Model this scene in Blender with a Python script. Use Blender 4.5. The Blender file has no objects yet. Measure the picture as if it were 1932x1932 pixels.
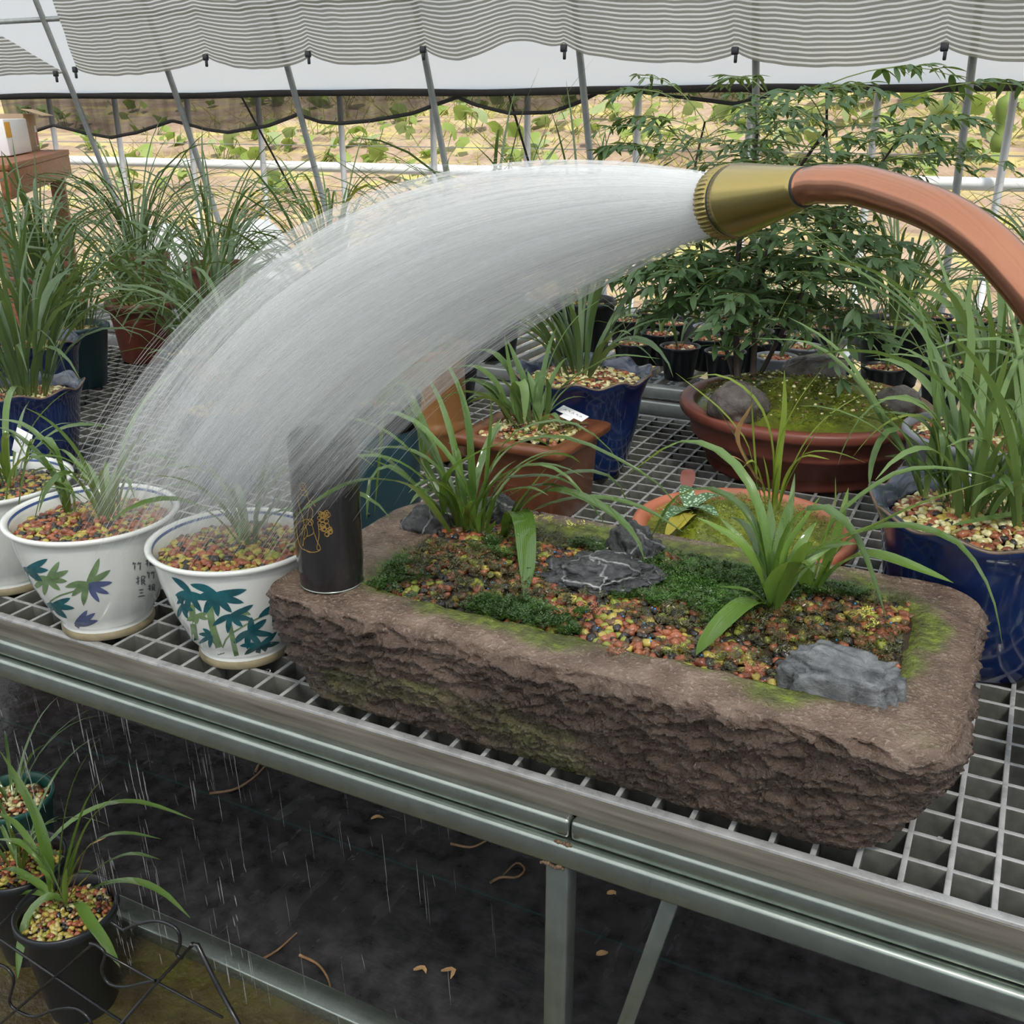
import bpy, bmesh, math, random
import numpy as np
from mathutils import Vector, Matrix
R_ = random.Random(7)
NP = np.random.RandomState(11)
SC = bpy.context.scene
COL = SC.collection
PI = math.pi

# ------------------------------------------------------------------ camera
FPX = 1925.0
PITCH = math.radians(21.25)
YAW = math.atan2(2059, 4086)
CAM = np.array([0.0, 0.0, 1.27])
FH = np.array([-math.sin(YAW), math.cos(YAW), 0]); RT = np.array([math.cos(YAW), math.sin(YAW), 0]); UPV = np.array([0, 0, 1.0])
FW = FH * math.cos(PITCH) - UPV * math.sin(PITCH)
CU = FH * math.sin(PITCH) + UPV * math.cos(PITCH)
cd = bpy.data.cameras.new('camera'); cam = bpy.data.objects.new('camera', cd); COL.objects.link(cam)
cd.sensor_fit = 'HORIZONTAL'; cd.sensor_width = 36; cd.lens = 36 * FPX / 1932; cd.clip_start = 0.02; cd.clip_end = 200
cam.matrix_world = Matrix(((RT[0], CU[0], -FW[0], 0), (RT[1], CU[1], -FW[1], 0), (RT[2], CU[2], -FW[2], CAM[2]), (0, 0, 0, 1)))
SC.camera = cam
# ------------------------------------------------------------------ light
SC.view_settings.view_transform = 'Standard'; SC.view_settings.look = 'None'
SC.view_settings.exposure = 0.13; SC.view_settings.gamma = 1.0; SC.view_settings.use_curve_mapping = False
SC.cycles.transparent_max_bounces = 28
SC.cycles.use_adaptive_sampling = True; SC.cycles.adaptive_threshold = 0.06; SC.cycles.adaptive_min_samples = 12
SC.cycles.max_bounces = 6; SC.cycles.diffuse_bounces = 3; SC.cycles.glossy_bounces = 3; SC.cycles.transmission_bounces = 4
w = bpy.data.worlds.new('sky'); SC.world = w; w.use_nodes = True
w.node_tree.nodes['Background'].inputs[0].default_value = (0.80, 0.90, 1.0, 1)
w.node_tree.nodes['Background'].inputs[1].default_value = 0.85
sl = bpy.data.lights.new('sun', 'SUN'); so = bpy.data.objects.new('sun', sl); COL.objects.link(so)
sl.energy = 4.4; sl.angle = math.radians(6); sl.color = (1, .95, .86)
so.rotation_euler = Vector((-0.36, 0.44, -0.82)).to_track_quat('-Z', 'Y').to_euler(); so.location = (0, 0, 8)

# ------------------------------------------------------------------ helpers
def ray(x, y): return FW + RT * (x - 966) / FPX - CU * (y - 966) / FPX
def onz(x, y, z):
    d = ray(x, y); return CAM + d * ((z - CAM[2]) / d[2])
def ony(x, y, Y):
    d = ray(x, y); return CAM + d * ((Y - CAM[1]) / d[1])
TAB = NP.rand(32, 32, 32)
def vn(P):
    P = np.asarray(P, float); I = np.floor(P).astype(int); f = P - I; f = f * f * (3 - 2 * f)
    r = 0
    for dx in (0, 1):
        for dy in (0, 1):
            for dz in (0, 1):
                wgt = (f[..., 0] if dx else 1 - f[..., 0]) * (f[..., 1] if dy else 1 - f[..., 1]) * (f[..., 2] if dz else 1 - f[..., 2])
                r = r + wgt * TAB[(I[..., 0] + dx) % 32, (I[..., 1] + dy) % 32, (I[..., 2] + dz) % 32]
    return r
def fbm(P, o=4):
    P = np.asarray(P, float); a = .5; r = 0; t = 0
    for i in range(o):
        r = r + a * vn(P * 2 ** i + 7.3 * i); t += a; a *= .5
    return r / t
def tag(o, label=None, cat=None, group=None, kind=None):
    if label: o['label'] = label
    if cat: o['category'] = cat
    if group: o['group'] = group
    if kind: o['kind'] = kind
    return o
def empty(name, loc=(0, 0, 0), label=None, cat=None, group=None, rz=0):
    o = bpy.data.objects.new(name, None); COL.objects.link(o); o.location = [float(v) for v in loc]; o.rotation_euler.z = rz
    o.empty_display_size = .02
    return tag(o, label, cat, group)
def data(name, V, F, mat, smooth=True, uv=None):
    me = bpy.data.meshes.new(name)
    V = np.asarray(V, float)
    if isinstance(F, np.ndarray):
        n, k = F.shape
        me.vertices.add(len(V)); me.vertices.foreach_set('co', V.astype(np.float32).ravel())
        me.loops.add(n * k); me.loops.foreach_set('vertex_index', F.astype(np.int32).ravel())
        me.polygons.add(n); me.polygons.foreach_set('loop_start', np.arange(0, n * k, k, dtype=np.int32))
        me.polygons.foreach_set('loop_total', np.full(n, k, dtype=np.int32)); me.update(calc_edges=True); me.validate()
    else:
        me.from_pydata([tuple(v) for v in V.tolist()], [], [tuple(f) for f in F]); me.update()
    if uv is not None:
        l = me.uv_layers.new(name='UVMap'); idx = np.zeros(len(me.loops), np.int32); me.loops.foreach_get('vertex_index', idx)
        l.data.foreach_set('uv', np.asarray(uv, np.float32)[idx].ravel())
    if smooth: me.polygons.foreach_set('use_smooth', np.ones(len(me.polygons), bool))
    for m in (mat if isinstance(mat, (list, tuple)) else [mat]):
        me.materials.append(m)
    return me
def link(name, me, parent=None, loc=None, rot=None, sc=None):
    o = bpy.data.objects.new(name, me); COL.objects.link(o)
    if parent is not None: o.parent = parent
    if loc is not None: o.location = [float(v) for v in loc]
    if rot is not None: o.rotation_euler = rot
    if sc is not None: o.scale = sc if hasattr(sc, '__len__') else (sc, sc, sc)
    return o
def mesh(name, V, F, mat, parent=None, smooth=True, uv=None, loc=None):
    return link(name, data(name, V, F, mat, smooth, uv), parent, loc)
class MB:                                     # collects verts/faces
    def __init__(s): s.V = []; s.F = []; s.n = 0
    def add(s, V, F):
        V = np.asarray(V, float); s.V.append(V); s.F += [tuple(i + s.n for i in f) for f in F]; s.n += len(V); return s
    def build(s, name, mat, parent=None, smooth=True, loc=None): return mesh(name, np.concatenate(s.V), s.F, mat, parent, smooth, None, loc)
def gridF(n, m, cu=False, cv=False):
    a = np.arange(n if cu else n - 1)[:, None]; b = np.arange(m if cv else m - 1)[None, :]
    i0 = a * m + b; i1 = ((a + 1) % n) * m + b; i2 = ((a + 1) % n) * m + (b + 1) % m; i3 = a * m + (b + 1) % m
    return np.stack([i0, i1, i2, i3], -1).reshape(-1, 4)
def boxVF(c, s, b=0.0, R=None):
    bm = bmesh.new(); bmesh.ops.create_cube(bm, size=1)
    for v in bm.verts: v.co = Vector((v.co.x * s[0], v.co.y * s[1], v.co.z * s[2]))
    if b: bmesh.ops.bevel(bm, geom=bm.edges[:], offset=b, segments=2, affect='EDGES', profile=.5)
    V = np.array([v.co[:] for v in bm.verts]); F = [[v.index for v in f.verts] for f in bm.faces]; bm.free()
    if R is not None: V = V @ np.array(R).T
    return V + np.array(c), F
def frames(P):
    P = np.asarray(P, float); T = np.gradient(P, axis=0); T /= np.linalg.norm(T, axis=1)[:, None] + 1e-12
    n = np.cross(T[0], [0, 0, 1.0]); n = n if np.linalg.norm(n) > 1e-3 else np.cross(T[0], [1.0, 0, 0])
    N = []
    for t in T:
        n = n - t * (n @ t); n /= np.linalg.norm(n) + 1e-12; N.append(n.copy())
    N = np.array(N); return T, N, np.cross(T, N)
def tubeVF(P, r, k=8, caps=True):
    P = np.asarray(P, float); T, N, B = frames(P); r = np.broadcast_to(np.asarray(r, float), (len(P),))
    a = np.arange(k) * 2 * PI / k
    V = P[:, None] + r[:, None, None] * (np.cos(a)[None, :, None] * N[:, None] + np.sin(a)[None, :, None] * B[:, None])
    F = [tuple(f) for f in gridF(len(P), k, False, True)]
    if caps: F += [tuple(range(k))[::-1], tuple((len(P) - 1) * k + i for i in range(k))]
    return V.reshape(-1, 3), F
def spline(P, n):
    P = np.asarray(P, float)
    if len(P) == 2: return P[0] + (P[1] - P[0]) * np.linspace(0, 1, n)[:, None]
    Q = np.vstack([2 * P[0] - P[1], P, 2 * P[-1] - P[-2]]); m = len(P) - 1
    d = np.linalg.norm(np.diff(P, axis=0), axis=1); cum = np.concatenate([[0], np.cumsum(d)]); out = []
    for t in np.linspace(0, cum[-1], n):
        i = min(m - 1, int(np.searchsorted(cum, t, 'right') - 1)); u = (t - cum[i]) / max(d[i], 1e-9)
        p0, p1, p2, p3 = Q[i], Q[i + 1], Q[i + 2], Q[i + 3]
        out.append(.5 * (2 * p1 + (p2 - p0) * u + (2 * p0 - 5 * p1 + 4 * p2 - p3) * u * u + (3 * p1 - p0 - 3 * p2 + p3) * u ** 3))
    return np.array(out)
def lathe(prof, k=48, scal=None):
    prof = np.asarray(prof, float); a = np.arange(k) * 2 * PI / k
    V = np.zeros((len(prof), k, 3))
    for i, (r, z) in enumerate(prof):
        s = np.ones(k); dz = np.zeros(k)
        if scal: s, dz = scal(a, r, z, i)
        V[i, :, 0] = r * s * np.cos(a); V[i, :, 1] = r * s * np.sin(a); V[i, :, 2] = z + dz
    return V.reshape(-1, 3), gridF(len(prof), k, False, True)[:, ::-1]

# ------------------------------------------------------------------ materials
class NT:
    def __init__(s, name):
        s.m = bpy.data.materials.new(name); s.m.use_nodes = True; s.t = s.m.node_tree; s.t.nodes.clear()
        s.out = s.t.nodes.new('ShaderNodeOutputMaterial')
    def n(s, ty, ins=None, **kw):
        nd = s.t.nodes.new(ty)
        for k, v in kw.items(): setattr(nd, k, v)
        for k, v in (ins or {}).items():
            if hasattr(v, 'is_output') or isinstance(v, bpy.types.NodeSocket): s.t.links.new(v, nd.inputs[k])
            else: nd.inputs[k].default_value = v
        return nd
    def noise(s, scale, detail=3, vec=None, rough=.55, dist=0):
        i = {'Scale': scale, 'Detail': detail, 'Roughness': rough, 'Distortion': dist}
        if vec is not None: i['Vector'] = vec
        return s.n('ShaderNodeTexNoise', i).outputs[0]
    def ramp(s, fac, stops, interp='LINEAR'):
        r = s.n('ShaderNodeValToRGB', {0: fac}); r.color_ramp.interpolation = interp
        e = r.color_ramp.elements
        while len(e) < len(stops): e.new(.5)
        for el, (p, c) in zip(e, stops):
            el.position = p; el.color = (c if len(c) == 4 else tuple(c) + (1,)) if hasattr(c, '__len__') else (c, c, c, 1)
        return r.outputs[0]
    def mix(s, f, a, b, blend='MIX'):
        m = s.n('ShaderNodeMix', data_type='RGBA', blend_type=blend)
        for i, v in ((0, f), (6, a), (7, b)):
            if isinstance(v, bpy.types.NodeSocket): s.t.links.new(v, m.inputs[i])
            else: m.inputs[i].default_value = v if (i == 0 or len(v) == 4) else tuple(v) + (1,)
        return m.outputs[2]
    def math(s, op, a, b=0.0):
        m = s.n('ShaderNodeMath', operation=op)
        for i, v in ((0, a), (1, b)):
            if isinstance(v, bpy.types.NodeSocket): s.t.links.new(v, m.inputs[i])
            else: m.inputs[i].default_value = v
        return m.outputs[0]
    def coord(s, which='Object', scale=None):
        c = s.n('ShaderNodeTexCoord').outputs[which]
        if scale is not None:
            mp = s.n('ShaderNodeMapping', {'Vector': c, 'Scale': scale}); c = mp.outputs[0]
        return c
    def pos(s, scale=None):
        c = s.n('ShaderNodeNewGeometry').outputs['Position']
        if scale is not None: c = s.n('ShaderNodeMapping', {'Vector': c, 'Scale': scale}).outputs[0]
        return c
    def bump(s, h, strength=.3, dist=.002):
        return s.n('ShaderNodeBump', {'Height': h, 'Strength': strength, 'Distance': dist}).outputs[0]
    def pbr(s, col, rough=.5, metal=0, nrm=None, spec=.5, coat=0, trans=0):
        i = {'Roughness': rough, 'Metallic': metal, 'Specular IOR Level': spec, 'Coat Weight': coat, 'Coat Roughness': .04}
        i['Base Color'] = col if isinstance(col, bpy.types.NodeSocket) else tuple(col) + (1,) if len(col) == 3 else col
        p = s.n('ShaderNodeBsdfPrincipled', i)
        if nrm is not None: s.t.links.new(nrm, p.inputs['Normal'])
        return p.outputs[0]
    def done(s, sh):
        s.t.links.new(sh, s.out.inputs[0]); return s.m
    def mixsh(s, f, a, b):
        m = s.n('ShaderNodeMixShader'); s.t.links.new(a, m.inputs[1]); s.t.links.new(b, m.inputs[2])
        if isinstance(f, bpy.types.NodeSocket): s.t.links.new(f, m.inputs[0])
        else: m.inputs[0].default_value = f
        return m.outputs[0]
    def transl(s, c): return s.n('ShaderNodeBsdfTranslucent', {'Color': c if isinstance(c, bpy.types.NodeSocket) else tuple(c) + (1,)}).outputs[0]
    def diff(s, c): return s.n('ShaderNodeBsdfDiffuse', {'Color': c if isinstance(c, bpy.types.NodeSocket) else tuple(c) + (1,)}).outputs[0]
    def transp(s): return s.n('ShaderNodeBsdfTransparent').outputs[0]
def simple(name, col, rough=.5, metal=0, var=.12, nscale=30, bump=0, bscale=200, coat=0, bdist=.001):
    t = NT(name); c = t.coord()
    nz = t.noise(nscale, 4, c)
    d = tuple(max(0, v * (1 - var)) for v in col); l = tuple(min(1, v * (1 + var)) for v in col)
    cc = t.ramp(nz, [(.3, d), (.7, l)])
    return t.done(t.pbr(cc, rough, metal, t.bump(t.noise(bscale, 3, c), bump, bdist) if bump else None, coat=coat))
def leafmat(name, dark, light, rough=.38, wet=False, trans=.3):
    t = NT(name); oi = t.n('ShaderNodeObjectInfo').outputs['Random']
    uv = t.n('ShaderNodeTexCoord').outputs['UV']; sx = t.n('ShaderNodeSeparateXYZ', {0: uv})
    v = t.math('SINE', t.math('MULTIPLY', sx.outputs[0], 60.0))
    base = t.mix(oi, dark, light)
    nz = t.noise(18, 3, t.coord())
    base = t.mix(t.math('MULTIPLY', nz, .35), base, tuple(min(1, q * 1.5) for q in light))
    tip = t.ramp(sx.outputs[1], [(.0, (1, 1, 1)), (.12, (0, 0, 0))])
    base = t.mix(t.math('MULTIPLY', tip, .45), base, (.34, .38, .10))
    h = t.math('MULTIPLY', v, .25)
    if wet:
        vo = t.n('ShaderNodeTexVoronoi', {'Vector': t.coord(), 'Scale': 260.0}).outputs['Distance']
        dr = t.ramp(vo, [(.0, (1, 1, 1)), (.33, (0, 0, 0))])
        msk = t.ramp(t.noise(35, 2, t.coord()), [(.52, (0, 0, 0)), (.6, (1, 1, 1))])
        h = t.math('ADD', h, t.math('MULTIPLY', t.math('MULTIPLY', dr, msk), 2.2))
    p = t.pbr(base, rough, 0, t.bump(h, .7 if wet else .3, .0008), spec=.5, coat=.9 if wet else 0)
    tr = t.transl(t.mix(.5, base, (.30, .42, .05)))
    return t.done(t.mixsh(trans, p, tr))

M = {}
M['galv'] = simple('galvanised_steel', (.30, .335, .30), .25, .9, .12, 40, .06, 300)
M['galv_dull'] = simple('dull_galvanised_steel', (.36, .38, .37), .42, .6, .12, 30, .05, 250)
M['white_metal'] = simple('white_painted_metal', (.80, .82, .84), .4, 0, .05, 20)
M['white_plastic'] = simple('white_plastic', (.82, .83, .82), .45, 0, .05, 20)
M['black_plastic'] = simple('black_plastic', (.012, .013, .016), .32, 0, .2, 30, .05, 400)
M['black_wire'] = simple('black_coated_wire', (.012, .012, .013), .25, 0, .2, 40)
M['ceramic'] = simple('white_porcelain', (.66, .67, .64), .16, 0, .05, 9, coat=.5)
M['foot'] = simple('unglazed_foot', (.24, .20, .12), .6, 0, .3, 40, .1)
M['blue_line'] = simple('blue_glaze_line', (.05, .09, .26), .2, 0, .1, 40)
M['teal_paint'] = simple('teal_enamel', (.014, .095, .115), .22, 0, .3, 60)
M['green_paint'] = simple('green_enamel', (.15, .23, .11), .22, 0, .3, 60)
M['violet_paint'] = simple('violet_blue_enamel', (.08, .10, .21), .22, 0, .3, 60)
M['ink'] = simple('grey_brush_ink', (.13, .14, .15), .4, 0, .1, 40)
M['terracotta'] = simple('terracotta', (.30, .085, .045), .5, 0, .18, 14, .1, 120)
M['purple_clay'] = simple('purple_sand_clay', (.17, .047, .030), .42, 0, .15, 20, .08, 200)
M['orange_clay'] = simple('orange_plastic_clay', (.40, .13, .07), .4, 0, .15, 14)
M['brown_glaze'] = simple('brown_glazed_clay', (.145, .048, .018), .34, 0, .25, 25, coat=.12)
M['tan_glaze'] = simple('tan_glazed_clay', (.27, .13, .045), .3, 0, .15, 12, coat=.3)
M['teal_glaze'] = simple('teal_grey_plastic', (.022, .055, .068), .3, 0, .12, 15)
M['grey_plastic'] = simple('grey_plastic', (.20, .21, .24), .35, 0, .1, 15)
M['green_plastic'] = simple('dark_green_plastic', (.012, .07, .055), .3, 0, .1, 15)
M['wood'] = None
M['brass'] = simple('brass', (.38, .30, .11), .24, 1, .08, 12)
M['copper'] = simple('copper', (.43, .195, .12), .19, 1, .07, 8)
M['rubber'] = simple('black_rubber', (.02, .02, .02), .5)
M['gold'] = simple('gold_paint', (.42, .26, .06), .4, .3, .1, 60)
M['soil'] = simple('dark_wet_soil', (.035, .022, .013), .5, 0, .5, 60, .5, 150)
M['cardboard'] = simple('cardboard', (.42, .30, .19), .8, 0, .1, 10)
M['tag_white'] = simple('white_tag', (.82, .82, .84), .4, 0, .03)
M['tan_leaf'] = simple('dry_tan_leaf', (.45, .27, .12), .6, 0, .25, 40)
M['twig'] = simple('dead_twig', (.20, .115, .055), .6, 0, .3, 40)
M['rust'] = simple('rusty_weld', (.10, .060, .032), .6, 0, .6, 200, .8, 400)
M['orange_print'] = simple('orange_print', (.75, .38, .03), .6)
M['red_print'] = simple('red_print', (.5, .08, .07), .6)
def mk_blue():
    t = NT('cobalt_glaze'); c = t.coord(); nz = t.noise(10, 4, c); st = t.noise(1.0, 5, t.coord('Object', (90, 90, 14)))
    col = t.ramp(nz, [(.3, (.005, .009, .038)), (.55, (.008, .021, .090)), (.8, (.016, .038, .12))])
    col = t.mix(t.ramp(st, [(.62, (0, 0, 0)), (.72, (.5, .5, .5))]), col, (.09, .12, .16))
    return t.done(t.pbr(col, .13, 0, t.bump(t.noise(30, 3, c), .12, .002), coat=.6))
M['blue'] = mk_blue()
M['blue_rim'] = simple('grey_blue_rim_glaze', (.045, .058, .10), .2, 0, .4, 30, coat=.5)
M['rim_brown'] = simple('brown_rim_edge', (.13, .09, .06), .35, 0, .3, 60)
def mk_wood():
    t = NT('stained_wood'); c = t.coord('Object', (3, 30, 30)); nz = t.noise(3, 5, c)
    return t.done(t.pbr(t.ramp(nz, [(.3, (.16, .055, .02)), (.7, (.33, .13, .055))]), .5, 0, t.bump(nz, .2)))
M['wood'] = mk_wood()
def mk_vase():
    t = NT('black_vase_glaze'); nz = t.noise(1.0, 4, t.coord('Object', (60, 60, 5)))
    return t.done(t.pbr(t.ramp(nz, [(.3, (.010, .009, .010)), (.7, (.028, .024, .025))]), .22, 0, None, coat=.4))
M['vase'] = mk_vase()
def mk_stone():
    t = NT('wet_red_stone'); c = t.coord()
    n1 = t.noise(28, 5, c); n2 = t.noise(260, 3, c); n3 = t.noise(9, 4, c)
    base = t.ramp(n1, [(.25, (.075, .044, .029)), (.5, (.155, .100, .070)), (.75, (.27, .192, .145))])
    base = t.mix(t.math('MULTIPLY', t.ramp(n2, [(.55, (0, 0, 0)), (.70, (1, 1, 1))]), .45), base, (.44, .36, .29))
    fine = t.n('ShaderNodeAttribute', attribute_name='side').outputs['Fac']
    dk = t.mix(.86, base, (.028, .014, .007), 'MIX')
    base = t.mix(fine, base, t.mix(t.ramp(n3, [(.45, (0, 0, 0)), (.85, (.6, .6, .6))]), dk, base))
    al = t.n('ShaderNodeAttribute', attribute_name='algae').outputs['Fac']
    g = t.ramp(t.noise(60, 4, c), [(.3, (.055, .060, .012)), (.5, (.10, .125, .014)), (.72, (.19, .26, .02))])
    base = t.mix(al, base, g)
    rough = t.ramp(t.noise(70, 3, c), [(.3, .10), (.7, .32)])
    h = t.math('ADD', t.math('MULTIPLY', n2, .8), t.noise(110, 6, c, .7))
    return t.done(t.pbr(base, rough, 0, t.bump(h, .9, .005), spec=.7))
M['stone'] = mk_stone()
def mk_rock(name, lo, hi, vein, sc):
    t = NT(name); c = t.coord(); d = t.noise(14, 3, c)
    vv = t.n('ShaderNodeVectorMath', {0: c, 1: t.n('ShaderNodeTexNoise', {'Vector': c, 'Scale': 25.0}).outputs[1]}, operation='MULTIPLY_ADD')
    vv.inputs[1].default_value = (1, 1, 1)
    mp = t.n('ShaderNodeVectorMath', {0: c}, operation='ADD'); nz = t.n('ShaderNodeTexNoise', {'Vector': c, 'Scale': 22.0, 'Detail': 3.0}).outputs[1]
    scn = t.n('ShaderNodeVectorMath', {0: nz}, operation='SCALE'); scn.inputs['Scale'].default_value = .03
    t.t.links.new(scn.outputs[0], mp.inputs[1])
    vo = t.n('ShaderNodeTexVoronoi', {'Vector': mp.outputs[0], 'Scale': sc}, feature='DISTANCE_TO_EDGE').outputs['Distance']
    ve = t.ramp(vo, [(.0, (1, 1, 1)), (.012, (.6, .6, .6)), (.03, (0, 0, 0))])
    base = t.ramp(t.noise(60, 5, c), [(.3, lo), (.7, hi)])
    base = t.mix(t.math('MULTIPLY', t.math('MULTIPLY', ve, vein), t.ramp(d, [(.35, .0), (.6, 1.0)])), base, (.62, .63, .62))
    return t.done(t.pbr(base, .15, 0, t.bump(t.noise(90, 6, c, .7), .9, .005), spec=.6))
M['rock_vein'] = mk_rock('veined_black_rock', (.018, .020, .022), (.075, .078, .082), .75, 19.0)
M['rock_grey'] = mk_rock('grey_rock', (.05, .055, .06), (.20, .21, .22), .12, 40.0)
M['rock_brown'] = mk_rock('brown_grey_cobble', (.055, .045, .04), (.12, .10, .09), .0, 30.0)
PEB = []
for nm, c in (('orange_pumice', (.30, .098, .045)), ('red_lava', (.19, .055, .028)), ('yellow_pumice', (.38, .30, .065)), ('olive_pumice', (.24, .26, .04)),
              ('dark_lava', (.030, .027, .024)), ('brown_lava', (.13, .065, .03)), ('cream_pumice', (.60, .55, .30)), ('wet_cream', (.45, .40, .16))):
    PEB.append(simple('pebble_' + nm, c, .24, 0, .28, 260, .35, 500))
for nm, dk, lt, wet, ro, tr in (('leaf_wet', (.045, .10, .015), (.115, .215, .036), True, .2, .28), ('leaf_fresh', (.08, .17, .025), (.20, .335, .06), True, .2, .3),
                        ('leaf_dull', (.032, .066, .028), (.090, .145, .060), False, .42, .22), ('leaf_mid', (.055, .11, .033), (.145, .23, .072), False, .4, .25),
                        ('leaf_yellow', (.16, .24, .03), (.30, .38, .06), False, .4, .35), ('leaf_gold', (.30, .26, .03), (.42, .36, .05), False, .45, .35),
                        ('nandina', (.035, .080, .030), (.10, .17, .07), False, .42, .25), ('squash', (.15, .27, .055), (.32, .46, .13), False, .55, .4),
                        ('squash_pale', (.30, .40, .26), (.42, .52, .33), False, .6, .35), ('straw', (.34, .26, .09), (.52, .42, .16), False, .7, .3)):
    M[nm] = leafmat(nm, dk, lt, ro, wet, tr)
def mk_moss(name, stops, sc=220):
    t = NT(name); nz = t.noise(sc, 2, t.coord()); n2 = t.noise(30, 3, t.coord())
    c = t.ramp(n2, stops); c = t.mix(t.math('MULTIPLY', nz, .5), c, tuple(min(1, v * 1.9) for v in stops[-1][1]))
    return t.done(t.mixsh(.15, t.pbr(c, .3, 0, None, spec=.5), t.transl(c)))
M['moss'] = mk_moss('creeping_spikemoss', [(.3, (.020, .032, .009)), (.5, (.030, .062, .012)), (.7, (.055, .13, .018))])
M['moss_brown'] = mk_moss('browned_spikemoss', [(.3, (.045, .030, .014)), (.55, (.055, .055, .018)), (.7, (.07, .075, .02))])
M['moss_soil'] = mk_moss('mossy_soil', [(.32, (.035, .024, .012)), (.5, (.07, .075, .014)), (.68, (.15, .19, .018))])
M['moss_yellow'] = mk_moss('bright_moss', [(.32, (.035, .038, .008)), (.5, (.09, .11, .012)), (.68, (.21, .25, .025))])
M['red_sprig'] = mk_moss('red_tinged_moss', [(.3, (.20, .05, .03)), (.7, (.35, .12, .06))])
M['yellow_sprig'] = mk_moss('yellow_moss', [(.3, (.40, .38, .05)), (.7, (.60, .56, .12))])
M['blue_bead'] = simple('blue_fertiliser_bead', (.05, .28, .62), .35)

def mk_net():
    t = NT('striped_shade_net'); uv = t.n('ShaderNodeTexCoord').outputs['UV']; sx = t.n('ShaderNodeSeparateXYZ', {0: uv})
    v = t.math('FRACT', t.math('MULTIPLY', sx.outputs[1], 1 / .0142))
    st = t.ramp(v, [(.0, (0, 0, 0)), (.50, (0, 0, 0)), (.60, (1, 1, 1)), (.93, (1, 1, 1)), (1.0, (0, 0, 0))])
    wht = t.mixsh(.62, t.diff((.86, .85, .82)), t.transl((.92, .91, .87)))
    gap = t.mixsh(.10, t.mixsh(.6, t.diff((.24, .235, .19)), t.transl((.28, .275, .23))), t.transp())
    return t.done(t.mixsh(st, gap, wht))
M['net'] = mk_net()
def mk_film():
    t = NT('greenhouse_film')
    return t.done(t.mixsh(t.math('MAXIMUM', .68, t.ramp(t.math('MULTIPLY', t.n('ShaderNodeSeparateXYZ', {0: t.pos()}).outputs[2], .25), [(.44, .97), (.46, .0)])), t.transp(), t.mixsh(.12, t.transl((.97, .98, 1.0)), t.diff((.8, .82, .85)))))
M['film'] = mk_film()
def mk_darknet():
    t = NT('black_shade_cloth'); n = t.noise(1.0, 4, t.pos((14, 14, 3)))
    return t.done(t.mixsh(t.ramp(n, [(.3, .66), (.7, .90)]), t.transp(), t.mixsh(.4, t.diff((.03, .028, .026)), t.transl((.05, .047, .044)))))
M['darknet'] = mk_darknet()
M['hem'] = simple('dark_hem', (.03, .027, .024), .8)
def mk_water():
    t = NT('water_thread')
    g = t.n('ShaderNodeBsdfGlossy', {'Color': (1, 1, 1, 1), 'Roughness': .3}).outputs[0]
    return t.done(t.mixsh(.1, t.mixsh(.5, t.diff((.98, .99, .99)), t.transl((.98, .99, .99))), g))
M['water_thread'] = mk_water()
def mk_sheet():
    t = NT('spray_water'); uv = t.n('ShaderNodeTexCoord').outputs['UV']; v = t.n('ShaderNodeSeparateXYZ', {0: uv}).outputs[1]
    st = t.noise(1.0, 2, t.n('ShaderNodeMapping', {'Vector': uv, 'Scale': (110, 1.8, 1)}).outputs[0], .65)
    a = t.ramp(v, [(0, .95), (.12, .72), (.35, .47), (.6, .34), (.8, .21), (.93, .10), (1, .0)])
    k = t.math('ADD', .55, t.math('MULTIPLY', t.ramp(st, [(.36, 0.0), (.66, 1.0)]), .9))
    f = t.n('ShaderNodeAttribute', attribute_name='dens').outputs['Fac']
    al = t.math('MINIMUM', t.math('MULTIPLY', t.math('MULTIPLY', a, k), f), 1.0)
    return t.done(t.mixsh(al, t.transp(), t.mixsh(.5, t.diff((.88, .89, .89)), t.transl((.88, .89, .89)))))
M['water'] = mk_sheet()
def mk_drip():
    t = NT('drip_water'); g = t.n('ShaderNodeBsdfGlossy', {'Color': (1, 1, 1, 1), 'Roughness': .15}).outputs[0]
    return t.done(t.mixsh(.42, t.transp(), t.mixsh(.4, t.mixsh(.5, t.diff((.9, .9, .9)), t.transl((.9, .9, .9))), g)))
M['drip'] = mk_drip()
def mk_glasswater():
    t = NT('clear_water'); return t.done(t.n('ShaderNodeBsdfGlass', {'IOR': 1.33, 'Roughness': 0.0}).outputs[0])
M['drop'] = mk_glasswater()
def mk_mat():
    t = NT('wet_weed_mat'); p = t.pos()
    n1 = t.noise(3.2, 5, p, .6, .6); n2 = t.noise(1, 4, t.pos((30, 5, 1)))
    wet = t.ramp(t.math('ADD', t.math('MULTIPLY', n1, .7), t.math('MULTIPLY', n2, .3)), [(.38, .42), (.46, .10), (.56, .03)])
    col = t.ramp(t.noise(25, 5, p), [(.3, (.014, .014, .015)), (.7, (.055, .052, .055))])
    y = t.n('ShaderNodeSeparateXYZ', {0: p}).outputs[1]
    ln = t.math('ABSOLUTE', t.math('SUBTRACT', t.math('FRACT', t.math('MULTIPLY', t.math('ADD', y, -1.247 + .165), 1 / .33)), .5))
    col = t.mix(t.ramp(ln, [(.0, (.4, .4, .4)), (.006, (.4, .4, .4)), (.009, (0, 0, 0))]), col, (.03, .09, .08))
    rp = t.noise(1.0, 3, t.pos((18, 45, 1)))
    return t.done(t.pbr(col, wet, 0, t.bump(t.math('ADD', t.math('MULTIPLY', rp, 1.0), t.math('MULTIPLY', t.noise(350, 2, p), .12)), .16, .006), spec=.6))
M['mat'] = mk_mat()
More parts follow.
